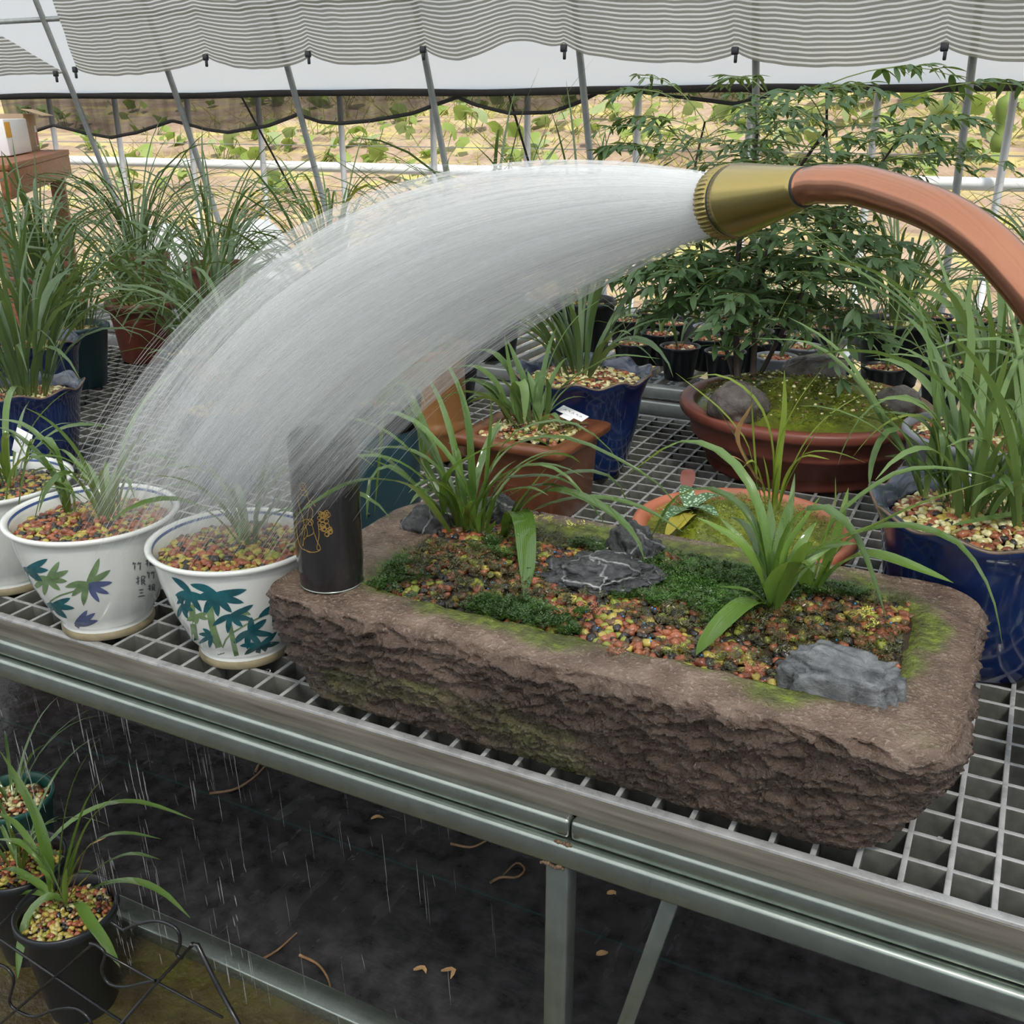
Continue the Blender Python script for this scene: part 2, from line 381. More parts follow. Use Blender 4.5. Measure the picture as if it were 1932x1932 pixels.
def mk_mud():
    t = NT('wet_mossy_ground'); p = t.pos(); n = t.noise(9, 5, p)
    col = t.ramp(n, [(.3, (.028, .018, .010)), (.5, (.055, .042, .016)), (.68, (.08, .08, .018))])
    return t.done(t.pbr(col, t.ramp(t.noise(30, 3, p), [(.4, .12), (.6, .5)]), 0, t.bump(t.noise(60, 5, p), .8, .006)))
M['mud'] = mk_mud()
def mk_field():
    t = NT('dry_field_soil'); p = t.pos(); n = t.noise(1.6, 6, p, .65); n2 = t.noise(1, 4, t.pos((1.0, 5.0, 5.0)))
    col = t.ramp(n, [(.28, (.19, .115, .075)), (.43, (.32, .22, .155)), (.57, (.44, .325, .235)), (.64, (.46, .42, .15)), (.80, (.26, .34, .09))])
    col = t.mix(t.ramp(n2, [(.5, (0, 0, 0)), (.66, (.75, .75, .75))]), col, (.55, .46, .16))
    return t.done(t.pbr(col, .9, 0, t.bump(t.noise(12, 5, p), .6, .03)))
M['field'] = mk_field()

# ================================================================== setting
BT = .65                                         # height of the bench top
def ordinal(i): return ['first', 'second', 'third', 'fourth', 'fifth', 'sixth', 'seventh', 'eighth', 'ninth', 'tenth', 'eleventh', 'twelfth'][i]
# floor (weed mat), mossy strip in front of the low rail, field beyond
def plane(name, x0, x1, y0, y1, z, nx, ny, mat, hz=None):
    X, Y = np.meshgrid(np.linspace(x0, x1, nx), np.linspace(y0, y1, ny), indexing='ij')
    Z = np.full_like(X, z) if hz is None else hz(X, Y)
    return mesh(name, np.stack([X, Y, Z], -1).reshape(-1, 3), gridF(nx, ny), mat)
tag(plane('floor', -7, 4, -3.2, 4.1, 0, 60, 50, M['mat']), 'wet black weed mat floor with green thread lines under the benches', 'floor', kind='structure')
tag(plane('ground_moss', -3.2, -.2, .15, .915, .006, 150, 60, M['mud'], lambda X, Y: .004 + .012 * fbm(np.stack([X * 9, Y * 9, X * 0], -1), 3)), 'wet mossy brown ground in front of the low metal rail', 'ground', kind='structure')
def fz(X, Y): return .22 + (Y - 4.05) * .165 + .09 * fbm(np.stack([X * 1.3, Y * 1.3, X * 0], -1), 4) - .045 + .035 * np.sin(Y * 5.2)
tag(plane('field', -16, 6, 4.05, 17, 0, 170, 130, M['field'], fz), 'sunlit dry brown field sloping up behind the greenhouse', 'field', kind='structure')

V, F = boxVF((0, 0, -.06), (90, 90, .08)); tag(mesh('ground', V, F, M['mud'], smooth=False), 'unseen dark earth added around the greenhouse to block low sky light', 'ground', kind='structure')  # unseen dark plane, added to keep sky light from coming in below the horizon
# greenhouse hoops
def hoop_curve(off=0.0):
    P = [(4.0, 0), (3.53, 1.37), (3.25, 2.17), (2.85, 2.62), (2.1, 2.95), (1.2, 3.13), (.3, 3.18), (-.6, 3.13), (-1.5, 2.95), (-2.25, 2.62), (-2.65, 2.17), (-2.93, 1.37), (-3.4, 0)]
    P = np.array([(0, a, b) for a, b in P]); lo = spline(P[2:11], 40); Q = np.vstack([P[:2], lo, P[11:]])
    T, N, B = frames(Q); c = np.array([0, .3, 1.0]); n = np.cross(T, [1, 0, 0]); s = np.sign(np.sum((Q - c) * n, 1)); s[s == 0] = 1
    return Q + n * s[:, None] * off
HX = [-3.985, -3.38, -2.753, -2.118, -1.504, -.901, -.264]
hv, hf = tubeVF(hoop_curve(), .0125, 10)
hoop_me = data('hoop_pole', hv, hf, M['galv_dull'])
for i, x in enumerate(HX):
    o = link('hoop_pole', hoop_me, None, (x, 0, 0))
    tag(o, 'grey galvanised hoop pole leaning inward, %s from the left of the far row' % ordinal(i), 'pole', 'greenhouse hoop poles')
tv, tf = tubeVF([(-7, 3.44, 1.655), (3, 3.44, 1.655)], .011, 8)
tag(mesh('purlin_pipe', tv, tf, M['galv_dull']), 'horizontal metal purlin pipe showing in the gap between striped nets', 'pipe')
# roof film follows the hoops on the outside, its lower edge rolled into a dark band
fc = hoop_curve(.03); fc = fc[1:-1].copy(); fc[0] = (0, 3.615, 1.355)
xs = np.linspace(-9, 5, 57)
V = np.zeros((len(xs), len(fc), 3)); V[:, :, 0] = xs[:, None]; V[:, :, 1:] = fc[None, :, 1:]
V[:, :, 2] += .012 * np.sin(xs * PI / .6)[:, None] * (V[:, :, 2] > 1.4)
tag(mesh('roof_film', V.reshape(-1, 3), gridF(len(xs), len(fc)), M['film']), 'hazy translucent plastic film of the greenhouse roof', 'film', kind='structure')
P = np.array([(x, 3.615 + .006 * math.sin(x * 9), 1.352 + .003 * math.sin(x * 4.1)) for x in np.linspace(-9, 5, 120)])
tv, tf = tubeVF(P, .0135, 8); tag(mesh('rolled_hem', tv, tf, M['hem']), 'dark rolled hem running along the bottom of the film wall', 'hem')
# dark shade cloth sagging from the hem
bot = [(-60, 262), (30, 262), (100, 236), (150, 252), (205, 260), (262, 250), (318, 228), (380, 244), (432, 250), (500, 238), (553, 216), (600, 230), (645, 233), (700, 228), (770, 214),
       (820, 196), (862, 183), (900, 198), (960, 214), (1030, 212), (1090, 192), (1140, 168), (1200, 172), (1290, 184), (1380, 196), (1440, 184), (1470, 168), (1600, 164), (2100, 162)]
B3 = np.array([ony(x, y, 3.63) for x, y in bot]); xx = np.linspace(-4.6, .0, 260); zb = np.minimum(np.interp(xx, B3[:, 0], B3[:, 2]), 1.345)
k = 9; V = np.zeros((260, k, 3)); s = np.linspace(0, 1, k)
V[:, :, 0] = xx[:, None]; V[:, :, 2] = 1.35 + (zb - 1.35)[:, None] * s
V[:, :, 1] = 3.635 + .02 * np.sin(xx * 2 * PI / .6)[:, None] * s + .012 * fbm(np.stack([xx[:, None] * 9 + s * 4, xx[:, None] * 0 + s, s + 0 * xx[:, None]], -1), 2) * s
dn = empty('shade_cloth', (0, 0, 0), 'black see-through shade cloth sagging in scallops below the hem', 'shade cloth')
mesh('cloth', V.reshape(-1, 3), gridF(260, k), M['darknet'], dn)
tv, tf = tubeVF(V[:, -1], .0075, 6); mesh('hem', tv, tf, M['hem'], dn)
# striped shade net inside the hoops
CLX = [-3.81, -3.077, -2.575, -2.07, -1.523, -.942, -.335, .25]
CLZ = [1.438, 1.470, 1.470, 1.473, 1.464, 1.442, 1.437, 1.437]
def net_pt(x, v, panel):                       # v: length along the cloth from its lower edge
    zc = np.interp(x, CLX, CLZ); 
    d = np.zeros_like(x); ph = np.zeros_like(x)
    for a, b in zip(CLX[:-1], CLX[1:]):
        m = (x >= a) & (x < b); u = (x - a) / (b - a); d = np.where(m, np.sin(u * PI) ** .8, d); ph = np.where(m, u, ph)
    amp = np.interp(x, CLX, [.028, .028, .03, .030, .010, .036, .030, .03])
    fold = -.05 * np.exp(-((x + 1.70) / .13) ** 2)
    sag = (amp * d + fold) * np.exp(-v / .35)
    lean = .335; L = np.minimum(v, .85); c = math.cos(lean); sn = math.sin(lean)
    z = zc - sag + L * c; y = 3.44 - L * sn * 1.0
    wr = fbm(np.stack([x * 6 + v * 2.5, v * 2.2, x * 0 + 3], -1), 3) - .5
    rid = np.zeros_like(x)
    for cx in CLX: rid = rid + np.exp(-np.abs(x - cx - .10 * v * (1 if cx < -1 else -1)) / .035) * np.clip(1 - v / .5, 0, 1)
    z = z + .016 * rid * np.exp(-v / .16) + .006 * (fbm(np.stack([x * 16, v * 3, x * 0 + 1], -1), 2) - .5)
    y = y - .05 * wr - .022 * rid - .03 * d * np.exp(-v / .4); z = z + .012 * wr
    return np.stack([x, y, z], -1)
vs = np.linspace(0, .85, 90)
def panel(name, xa, xb, n, label, edge=None):
    x = np.linspace(xa, xb, n)[:, None] + np.zeros((1, 90)); v = vs[None, :] + np.zeros((n, 1))
    if edge: 
        f = np.linspace(0, 1, n)[:, None]; x = x + f * edge(v)
    Pn = net_pt(x, v, 0); uv = np.stack([x, v], -1).reshape(-1, 2)
    return tag(mesh(name, Pn.reshape(-1, 3), gridF(n, 90), M['net'], uv=uv), label, 'shade net')
panel('striped_shade_net', -3.80, 2.2, 420, 'grey and white striped shade net gathered above the far opening')
panel('striped_shade_net', -7.0, -3.90, 160, 'smaller striped shade net at the far corner past the gap', lambda v: -1.9 * v)
def clip(x, z, y, i, rz, label):
    t = empty('net_clip', (x, y, z), label, 'clip', 'black clips along the striped net')
    V, F = boxVF((0, 0, .006), (.022, .016, .024), .004); mesh('jaw', V, F, M['black_plastic'], t)
    V, F = boxVF((.004, -.002, -.016), (.010, .010, .026), .003); mesh('lever', V, F, M['black_plastic'], t)
for i, (x, z) in enumerate(zip(CLX[:-1], CLZ)):
    clip(x, z + .008, 3.405, i, 0, 'small black clip on the lower edge of the striped net, %s from the left' % ordinal(i + 1))
clip(-3.93, 1.432, 3.405, 0, 0, 'small black clip at the corner of the smaller striped net')
# posts, pipe and wires outside
WX = [-4.93, -4.444, -3.946, -3.493, -3.012, -2.512, -2.043, -1.544, -1.083, -.616, -.165]
pv, pf = tubeVF([(0, 4.2, 0), (0, 4.2, 1.40)], .0145, 10); pme = data('white_post', pv, pf, M['white_metal'])
for i, x in enumerate(WX):
    tag(link('white_post', pme, None, (x, 0, 0)), 'thin white upright post outside the opening, %s from the left' % ordinal(i), 'post', 'white posts outside the opening')
tv, tf = tubeVF([(-8, 4.27, 1.035), (3, 4.27, 1.035)], .024, 14); tag(mesh('white_pipe', tv, tf, M['white_plastic']), 'long white horizontal pipe behind the white posts', 'pipe')
for z, nm in ((1.135, 'upper'), (.93, 'lower')):
    tv, tf = tubeVF([(-8, 4.235, z), (3, 4.235, z)], .002, 5); tag(mesh('trellis_wire', tv, tf, M['galv_dull']), 'thin %s grey wire strung along the white posts' % nm, 'wire')
for i, (x, y0) in enumerate(((450, 172), (958, 172), (1560, 170))):
    a = ony(x, y0, 3.68); b = a + np.array([.02 + .12 * (2 - i), .5, -1.1]); tv, tf = tubeVF([a, b], .0045, 6)
    tag(mesh('guy_cord', tv, tf, M['hem']), 'thin dark cord slanting down behind the hoop poles, %s from the left' % ordinal(i), 'cord')
# field plants
def squash_leaf(sz, seed):
    r = random.Random(seed); n = 15; V = [(0, 0, 0)]
    for i in range(n):
        a = 2 * PI * i / n; rr = sz * (1 - .35 * math.exp(-((a - PI) / .45) ** 2)) * (1 + .12 * math.cos(5 * a)) * r.uniform(.93, 1.07)
        V.append((rr * math.cos(a) + sz * .35, rr * math.sin(a), .18 * rr * math.cos(2 * a) - .25 * rr * rr / sz))
    return V, [(0, 1 + i, 1 + (i + 1) % n) for i in range(n)]
SQ = [data('squash_leaf', *squash_leaf(.13, s), M['squash'] if s % 3 else M['squash_pale'], True) for s in range(6)]
gpts = [(60, 270), (230, 300), (330, 260), (420, 285), (470, 250), (600, 240), (700, 265), (780, 250), (640, 190), (880, 240), (975, 265), (1030, 230), (860, 205), (1150, 265), (1180, 215), (1270, 250), (1320, 215),
        (1590, 190), (1690, 180), (1880, 250), (1720, 235), (1800, 275), (1480, 280), (1060, 200), (500, 185), (250, 200), (1900, 190), (1740, 285), (60, 205), (1250, 180), (390, 195), (1620, 260), (130, 230), (180, 270), (290, 240), (545, 270), (600, 290), (740, 220), (830, 280), (920, 200), (1010, 285), (1100, 240), (1220, 285), (1340, 270), (1400, 230), (1530, 230), (1570, 290), (1660, 220), (1780, 210), (1840, 240), (1700, 330), (1880, 300), (680, 300), (470, 300), (560, 350), (330, 340), (240, 345), (1000, 320), (780, 330)]
def field_hit(x, y):
    d = ray(x, y); 
    for t in np.arange(4.6, 18, .02):
        p = CAM + d * t
        if p[1] > 4.3 and p[2] < fz(p[0:1], p[1:2])[0]: return p
    return CAM + d * 15
vine_n = {}
for i, (x, y) in enumerate(sorted(gpts, key=lambda q: -q[1])):
    g = field_hit(x, y + 14); dist = g[1] / 5.0
    wi = int(np.argmin([abs(ony(x, 260, 4.2)[0] - q) for q in WX])); vine_n[wi] = vine_n.get(wi, 0) + 1
    t = empty('squash_vine', g, 'green squash vine on the field behind the %s white post, %s up the slope' % (ordinal(wi), ordinal(vine_n[wi] - 1)), 'squash vine', 'squash vines on the field')
    for j in range(R_.randint(4, 7)):
        h = R_.uniform(.03, .13) * dist; a = R_.uniform(0, 2 * PI); q = (R_.uniform(-.16, .16) * dist, R_.uniform(-.1, .1), h)
        link('leaf', SQ[R_.randrange(6)], t, q, (R_.uniform(.3, 1.0), R_.uniform(-.5, .5), a), R_.uniform(.22, .46) * dist)
        tv, tf = tubeVF([(q[0] * .4, q[1] * .4, -.02), (q[0] * .8, q[1] * .8, h * .6), q], .004, 5); mesh('stalk', tv, tf, M['squash'], t)
# straw on the field: uncountable
n = 7500; px = NP.uniform(-9, 3.5, n); py = 4.3 + 8 * NP.rand(n) ** 1.6; pz = fz(px, py) + .005
a = NP.uniform(0, 2 * PI, n); L = NP.uniform(.05, .20, n) * (py / 5); wd = .004 * (py / 5); up = NP.uniform(.0, .8, n) * L
dx = np.cos(a) * L; dy = np.sin(a) * L
V = np.stack([np.stack([px - wd, py, pz], -1), np.stack([px + wd, py, pz], -1), np.stack([px + dx, py + dy, pz + up], -1)], 1).reshape(-1, 3)
tag(mesh('dry_straw', V, np.arange(3 * n).reshape(-1, 3), M['straw'], smooth=False), 'loose dry straw and dead stems scattered over the field', 'straw', kind='stuff')
# gourd hanging at the right
g0 = ony(1888, 262, 4.5)
def gourd(R): return [(0, 0), (.026, .004), (.036, .028), (.033, .055), (.022, .078), (.024, .10), (.034, .13), (.036, .165), (.030, .19), (.008, .205), (.004, .23), (0, .232)]
V, F = lathe(gourd(0), 20); tag(mesh('gourd', V, F, M['squash'], loc=(g0[0], g0[1], g0[2] - .05)), 'light green bottle gourd hanging among the field vines', 'gourd')

# ================================================================== benches
def rail(name, y0, y1, z0, z1, x0, x1, mat, parent=None, b=.0035):
    V, F = boxVF(((x0 + x1) / 2, (y0 + y1) / 2, (z0 + z1) / 2), (x1 - x0, y1 - y0, z1 - z0), b); return mesh(name, V, F, mat, parent)
def mk_grate():
    t = NT('grey_grating'); p = t.pos(); n = t.noise(40, 4, p); n2 = t.noise(1, 4, t.pos((6, 60, 60)))
    c = t.ramp(n, [(.3, (.22, .222, .218)), (.7, (.37, .37, .365))])
    return t.done(t.pbr(c, t.ramp(n, [(.4, .2), (.6, .45)]), 0, t.bump(n2, .2, .001)))
M['grate'] = mk_grate()
def mk_grate_edge():
    t = NT('stained_grating_edge'); n2 = t.noise(1, 5, t.pos((5, 90, 90)))
    return t.done(t.pbr(t.ramp(n2, [(.3, (.055, .045, .032)), (.6, (.15, .135, .11)), (.75, (.24, .22, .19))]), .4, 0, t.bump(n2, .3, .001)))
M['grate_edge'] = mk_grate_edge()
M['grate_side'] = simple('shaded_grating_side', (.11, .112, .10), .25, 0, .35, 40)  # bar sides coloured darker: shade inside the grating cells put into the colour
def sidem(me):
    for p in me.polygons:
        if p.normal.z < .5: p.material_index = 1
GX0, GX1, GY0, GY1 = -2.70, .62, .781, 2.085
b1 = empty('plant_bench', (0, .78, 0), 'long metal plant bench with grey square grating top in front', 'bench')
def bch(name, V, F, mat, par=b1): return mesh(name, np.asarray(V) - np.array([0, .78, 0]), F, mat, par, True)
gr = empty('grating'); gr.parent = b1; gr.location = (0, -.78, 0)
PX, PYp = .0375, .0397
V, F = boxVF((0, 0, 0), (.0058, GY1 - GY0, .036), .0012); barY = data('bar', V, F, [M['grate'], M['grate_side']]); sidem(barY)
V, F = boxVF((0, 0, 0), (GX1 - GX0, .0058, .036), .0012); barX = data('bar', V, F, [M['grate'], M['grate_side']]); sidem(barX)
x = -.0183 - 71 * PX
while x < GX1:
    if x > GX0: link('bar', barY, gr, (x, (GY0 + GY1) / 2, BT - .018))
    x += PX
for j in range(1, 33): link('bar', barX, gr, ((GX0 + GX1) / 2, GY0 + j * PYp, BT - .0182))
for yy in (GY0, GY1):
    V, F = boxVF(((GX0 + GX1) / 2, yy, BT - .0140), (GX1 - GX0, .0105, .0285), .0012); mesh('edge_bar', V, F, M['grate'], gr)
V, F = boxVF(((GX0 + GX1) / 2, GY0 - .0065, BT - .0155), (GX1 - GX0, .002, .025), .0004); mesh('edge_face', V, F, M['grate_edge'], gr)
# front rails: upper tube and lower tube
def tubebox(x0, x1, y0, y1, z0, z1, b=.004):
    V, F = boxVF(((x0 + x1) / 2, (y0 + y1) / 2, (z0 + z1) / 2), (x1 - x0, y1 - y0, z1 - z0), b); return V, F
bch('upper_rail', *tubebox(-2.8, -.3215, .762, .80, .600, .6225), M['galv'])
bch('upper_rail', *tubebox(-.3200, .75, .762, .80, .600, .6225), M['galv'])
bch('lower_rail', *tubebox(-2.8, .75, .754, .792, .570, .598), M['galv'])
for yb in (1.3, 2.07): bch('cross_rail', *tubebox(-2.8, .75, yb, yb + .03, .595, .62), M['galv_dull'])
for xb in (-2.2, -1.35, -.52, .3): bch('joist', *tubebox(xb, xb + .025, .80, 2.07, .598, .62), M['galv_dull'])
legx = onz(1088, 1575, .57)[0]
for xb in (legx, legx - 1.5, legx + 1.3):
    bch('leg', *tubebox(xb - .0125, xb + .0125, .757, .782, 0, .575, .002), M['galv'])
    bch('leg', *tubebox(xb - .0125, xb + .0125, 2.04, 2.065, 0, .60, .002), M['galv_dull'])
bx = onz(1290, 1648, .57)[0]
d = np.array([legx + .02 - bx, 0, .12 - .572]); Ld = np.linalg.norm(d); ang = math.atan2(d[0], -d[2])
V, F = boxVF((0, 0, 0), (.0165, .012, Ld), .002); Rm = np.array([[math.cos(ang), 0, -math.sin(ang)], [0, 1, 0], [math.sin(ang), 0, math.cos(ang)]])
bch('brace', V @ Rm.T + np.array([(bx + legx + .02) / 2, .772, .346]), F, M['galv'])
# weld bead at the leg joint
mbw = MB()
for i in range(16):
    bm = bmesh.new(); bmesh.ops.create_icosphere(bm, subdivisions=2, radius=R_.uniform(.0014, .0028)); V = np.array([v.co[:] for v in bm.verts]); F = [[v.index for v in f.verts] for f in bm.faces]; bm.free()
    u = i / 15; top = i > 9
    c = (legx - .016 + .04 * u, .7545, .571 - .003 * R_.random()) if not top else (legx - .002 + .02 * (i - 10) / 6, .757, .5985)
    mbw.add(V + np.array(c), F)
bch('weld', np.concatenate(mbw.V), mbw.F, M['rust'])
# low rail on the floor
V, F = boxVF((-1.5, .917, .016), (3.4, .04, .032), .003); tag(mesh('floor_rail', V, F, M['galv']), 'low flat metal rail lying along the floor beside the black pots', 'rail')
# second bench behind
b2 = empty('plant_bench', (0, 2.34, 0), 'second metal plant bench behind, holding trays of small pots', 'bench')
def b2m(name, V, F, mat): return mesh(name, np.asarray(V) - np.array([0, 2.34, 0]), F, mat, b2)
b2m('upper_rail', *tubebox(-3.0, 1.6, 2.335, 2.37, .622, .65), M['galv_dull']); b2m('lower_rail', *tubebox(-3.0, 1.6, 2.325, 2.362, .578, .615), M['galv_dull'])
b2m('back_rail', *tubebox(-3.0, 1.6, 3.30, 3.34, .60, .65), M['galv_dull'])
x = -2.95
sv, sf = boxVF((0, .5, 0), (.012, .97, .02), .002); sme = data('slat', sv, sf, M['galv_dull'])
while x < 1.5: link('slat', sme, b2, (x, 0, .635)); x += .055
for xb in (-2.9, -1.2, .2, 1.4):
    for yb in (2.34, 3.30): b2m('leg', *tubebox(xb, xb + .03, yb, yb + .03, 0, .60, .002), M['galv_dull'])
# black crates standing in the aisle between the benches
for i, (xa, xb_, lab) in enumerate(((-.83, -.66, 'black plastic crate under the second bench beside the blue pot'), (-1.25, -1.0, 'black plastic crate under the second bench behind the tan pot'))):
    V, F = boxVF(((xa + xb_) / 2, 2.23, .44), (xb_ - xa, .16, .30), .008); tag(mesh('black_crate', V, F, M['black_plastic']), lab, 'crate')
    V, F = boxVF(((xa + xb_) / 2, 2.23, .145), (xb_ - xa + .05, .18, .29), .008); tag(mesh('black_crate', V, F, M['black_plastic']), lab.replace('plastic crate', 'lower crate on the floor'), 'crate')

# ================================================================== leaves, gravel, pots
def leafVF(P, wmax, keel=.25, twist=0.0, blunt=.0):
    """strap leaf: 3 verts across with a keel, n rows"""
    P = np.asarray(P, float); n = len(P); T, N, B = frames(P); s = np.linspace(0, 1, n)
    S = np.cross(T, [0, 0, 1.0]); ln = np.linalg.norm(S, axis=1)
    ref = P[-1] - P[0]; ref = np.cross([ref[0], ref[1], 0], [0, 0, 1.0]); ref = ref / (np.linalg.norm(ref) + 1e-9) if np.linalg.norm(ref) > 1e-6 else np.array([1.0, 0, 0])
    for i in range(n):
        v = S[i] / (ln[i] + 1e-9) if ln[i] > .25 else ref.copy()
        if v @ ref < 0: v = -v
        v = v * .6 + ref * .4; v -= T[i] * (v @ T[i]); S[i] = v / (np.linalg.norm(v) + 1e-9)
    U = np.cross(S, T)
    if twist:
        a = twist * s; S, U = S * np.cos(a)[:, None] + U * np.sin(a)[:, None], U * np.cos(a)[:, None] - S * np.sin(a)[:, None]
    w = wmax * .5 * np.minimum(1, .45 + 2.2 * s) * np.clip((1.0 - s ** 3.2), blunt, 1) ** .8
    w[-1] = max(w[-1], .0003)
    w = w * (1 - .36 * T[:, 2] ** 2)
    V = np.zeros((n, 3, 3)); up = np.sign(U[:, 2:3]); up[up == 0] = 1; U = U * up
    V[:, 0] = P - S * w[:, None] + U * (keel * w)[:, None]; V[:, 1] = P; V[:, 2] = P + S * w[:, None] + U * (keel * w)[:, None]
    uv = np.zeros((n, 3, 2)); uv[:, :, 0] = [0, .5, 1]; uv[:, :, 1] = s[:, None]
    return V.reshape(-1, 3), gridF(n, 3), uv.reshape(-1, 2)
def add_leaf(parent, P, wmax, mat, n=12, name='leaf', **kw):
    P = spline(P, n); o = np.array(parent.location) if parent else np.zeros(3)
    if parent is not None and parent.parent is not None: o = o + np.array(parent.parent.location)
    V, F, uv = leafVF(P, wmax, **kw); return mesh(name, V - o, F, mat, parent, True, uv)
def trace(parent, Yb, wmm, dY, pts, mat, n=14, ex=1.3, **kw):
    """leaf from picture points, base first; its depth runs from Yb to Yb+dY"""
    p = np.array(pts, float); d = np.concatenate([[0], np.cumsum(np.linalg.norm(np.diff(p, axis=0), axis=1))]); s = d / d[-1]
    Q = np.array([ony(x, y, Yb + dY * u ** ex) for (x, y), u in zip(p, s)])
    return add_leaf(parent, Q, wmm * 1.55 / 1000., mat, n, **kw)
def clump(parent, c, n, L, wmm, mat, rad=.02, el=(62, 86), bend=(60, 130), az=None, seed=0, gold=0, goldmat=None, rows=11):
    r = random.Random(seed); c = np.array(c, float)
    for i in range(n):
        a = r.uniform(0, 2 * PI) if az is None else math.radians(r.uniform(*az)); l = r.uniform(*L); e0 = math.radians(r.uniform(*el)); bd = math.radians(r.uniform(*bend))
        p = c + np.array([math.cos(a), math.sin(a), 0]) * r.uniform(.1, 1) * rad; P = [p]; st = l / (rows - 1); curl = r.uniform(-.25, .25)
        for k in range(rows - 1):
            u = k / (rows - 2); e = e0 - bd * u ** 1.5; aa = a + curl * u
            p = p + st * np.array([math.cos(e) * math.cos(aa), math.cos(e) * math.sin(aa), math.sin(e)]); P.append(p)
        o = np.array(parent.location)
        V, F, uv = leafVF(P, wmm * r.uniform(.8, 1.35) / 1000., keel=r.uniform(.15, .45), twist=r.uniform(-.9, .9))
        mesh('leaf', V - o, F, goldmat if r.random() < gold else mat, parent, True, uv)
def ico(sub, r=1.0):
    bm = bmesh.new(); bmesh.ops.create_icosphere(bm, subdivisions=sub, radius=r); V = np.array([v.co[:] for v in bm.verts]); F = np.array([[v.index for v in f.verts] for f in bm.faces]); bm.free(); return V, F
ICO2 = ico(2); ICO1 = ico(1)
def pebble_shape(seed, base):
    r = np.random.RandomState(seed); V = base[0].copy(); V = V * (1 + (.55 if seed % 3 == 0 else 1.0) * (vn(V * (1.3 if seed % 3 == 0 else 1.9) + seed * 5.1) - .5))[:, None] * np.array([r.uniform(.9, 1.25), r.uniform(.75, 1.0), r.uniform(.6, .85)])
    return V
SH2 = [pebble_shape(s, ICO2) for s in range(9)]; SH1 = [pebble_shape(s, ICO1) for s in range(9)]
PM = {}
def peb_mesh(s, c):
    if (s, c) not in PM: PM[s, c] = data('pebble', SH2[s] * .001, ICO2[1], PEB[c])
    return PM[s, c]
def rotm(r):
    return np.array(Matrix.Rotation(r.uniform(0, 6.28), 3, 'Z') @ Matrix.Rotation(r.uniform(-.6, .6), 3, 'X'))
def gravel(parent, pts, size, pal, indiv=0, seed=0, name='gravel', cheap=False, near=True):
    """pts: local Nx3; pal: list of palette indices. The nearest `indiv` stones are sub-parts, the rest one stuff part."""
    r = random.Random(seed); pts = np.asarray(pts, float)
    wl = np.array(parent.location); 
    if parent.parent is not None: wl = wl + np.array(parent.parent.location)
    order = np.argsort(np.linalg.norm(pts + wl - CAM, axis=1)); SH, IC = (SH1, ICO1) if cheap else (SH2, ICO2)
    step = max(1, len(order) // max(1, indiv)) if not near else 1
    single = set(order[:indiv * step:step].tolist()) if indiv else set()
    VV = []; FF = []; MI = []; n = 0; stones = []
    for i, p in enumerate(pts):
        s = r.randrange(9); c = pal[r.randrange(len(pal))]; sz = r.uniform(*size)
        if i in single: stones.append((s, c, sz, p, (r.uniform(-.6, .6), r.uniform(-.6, .6), r.uniform(0, 6.28))))
        else:
            VV.append((SH[s] * sz) @ rotm(r).T + p); FF.append(IC[1] + n); MI.append(np.full(len(IC[1]), c)); n += len(SH[s])
    o = None
    if VV:
        me = data(name, np.concatenate(VV), np.concatenate(FF), PEB); me.polygons.foreach_set('material_index', np.concatenate(MI).astype(np.int32))
        o = link(name, me, parent); o['kind'] = 'stuff'
    for s, c, sz, p, ro in stones: link('pebble', peb_mesh(s, c), o if o is not None and parent.parent is None else parent, p, ro, sz * 1000)
    return o
def disc_pts(R, pitch, z, seed, mound=.006, sx=1.0, sy=1.0, rej=None):
    r = np.random.RandomState(seed); g = np.arange(-R, R, pitch); X, Y = np.meshgrid(g, g); P = np.stack([X.ravel(), Y.ravel()], -1) + r.uniform(-.4, .4, (X.size, 2)) * pitch
    m = (P[:, 0] ** 2 + P[:, 1] ** 2) < (R - pitch * .3) ** 2; P = P[m]; h = mound * (1 - (P ** 2).sum(1) / R ** 2) + r.uniform(-.0015, .0015, len(P))
    return np.stack([P[:, 0] * sx, P[:, 1] * sy, z + h], -1)
def soil_disc(parent, R, z, mat=None, k=32, name='soil'):
    V, F = lathe([(R, z), (R * .6, z + .004), (.0005, z + .005)], k); return mesh(name, V, F, mat or M['soil'], parent)
PAL_WET = [0, 0, 0, 1, 1, 2, 2, 2, 3, 4, 4, 5]
PAL_TROUGH = [0, 0, 0, 0, 1, 1, 2, 2, 3, 3, 4, 4, 4, 4, 5, 5, 5]
PAL_DRY = [0, 0, 0, 1, 6, 6, 6, 6, 7, 7, 2, 5, 4]
PAL_RED = [0, 0, 0, 1, 6, 7, 5, 0]

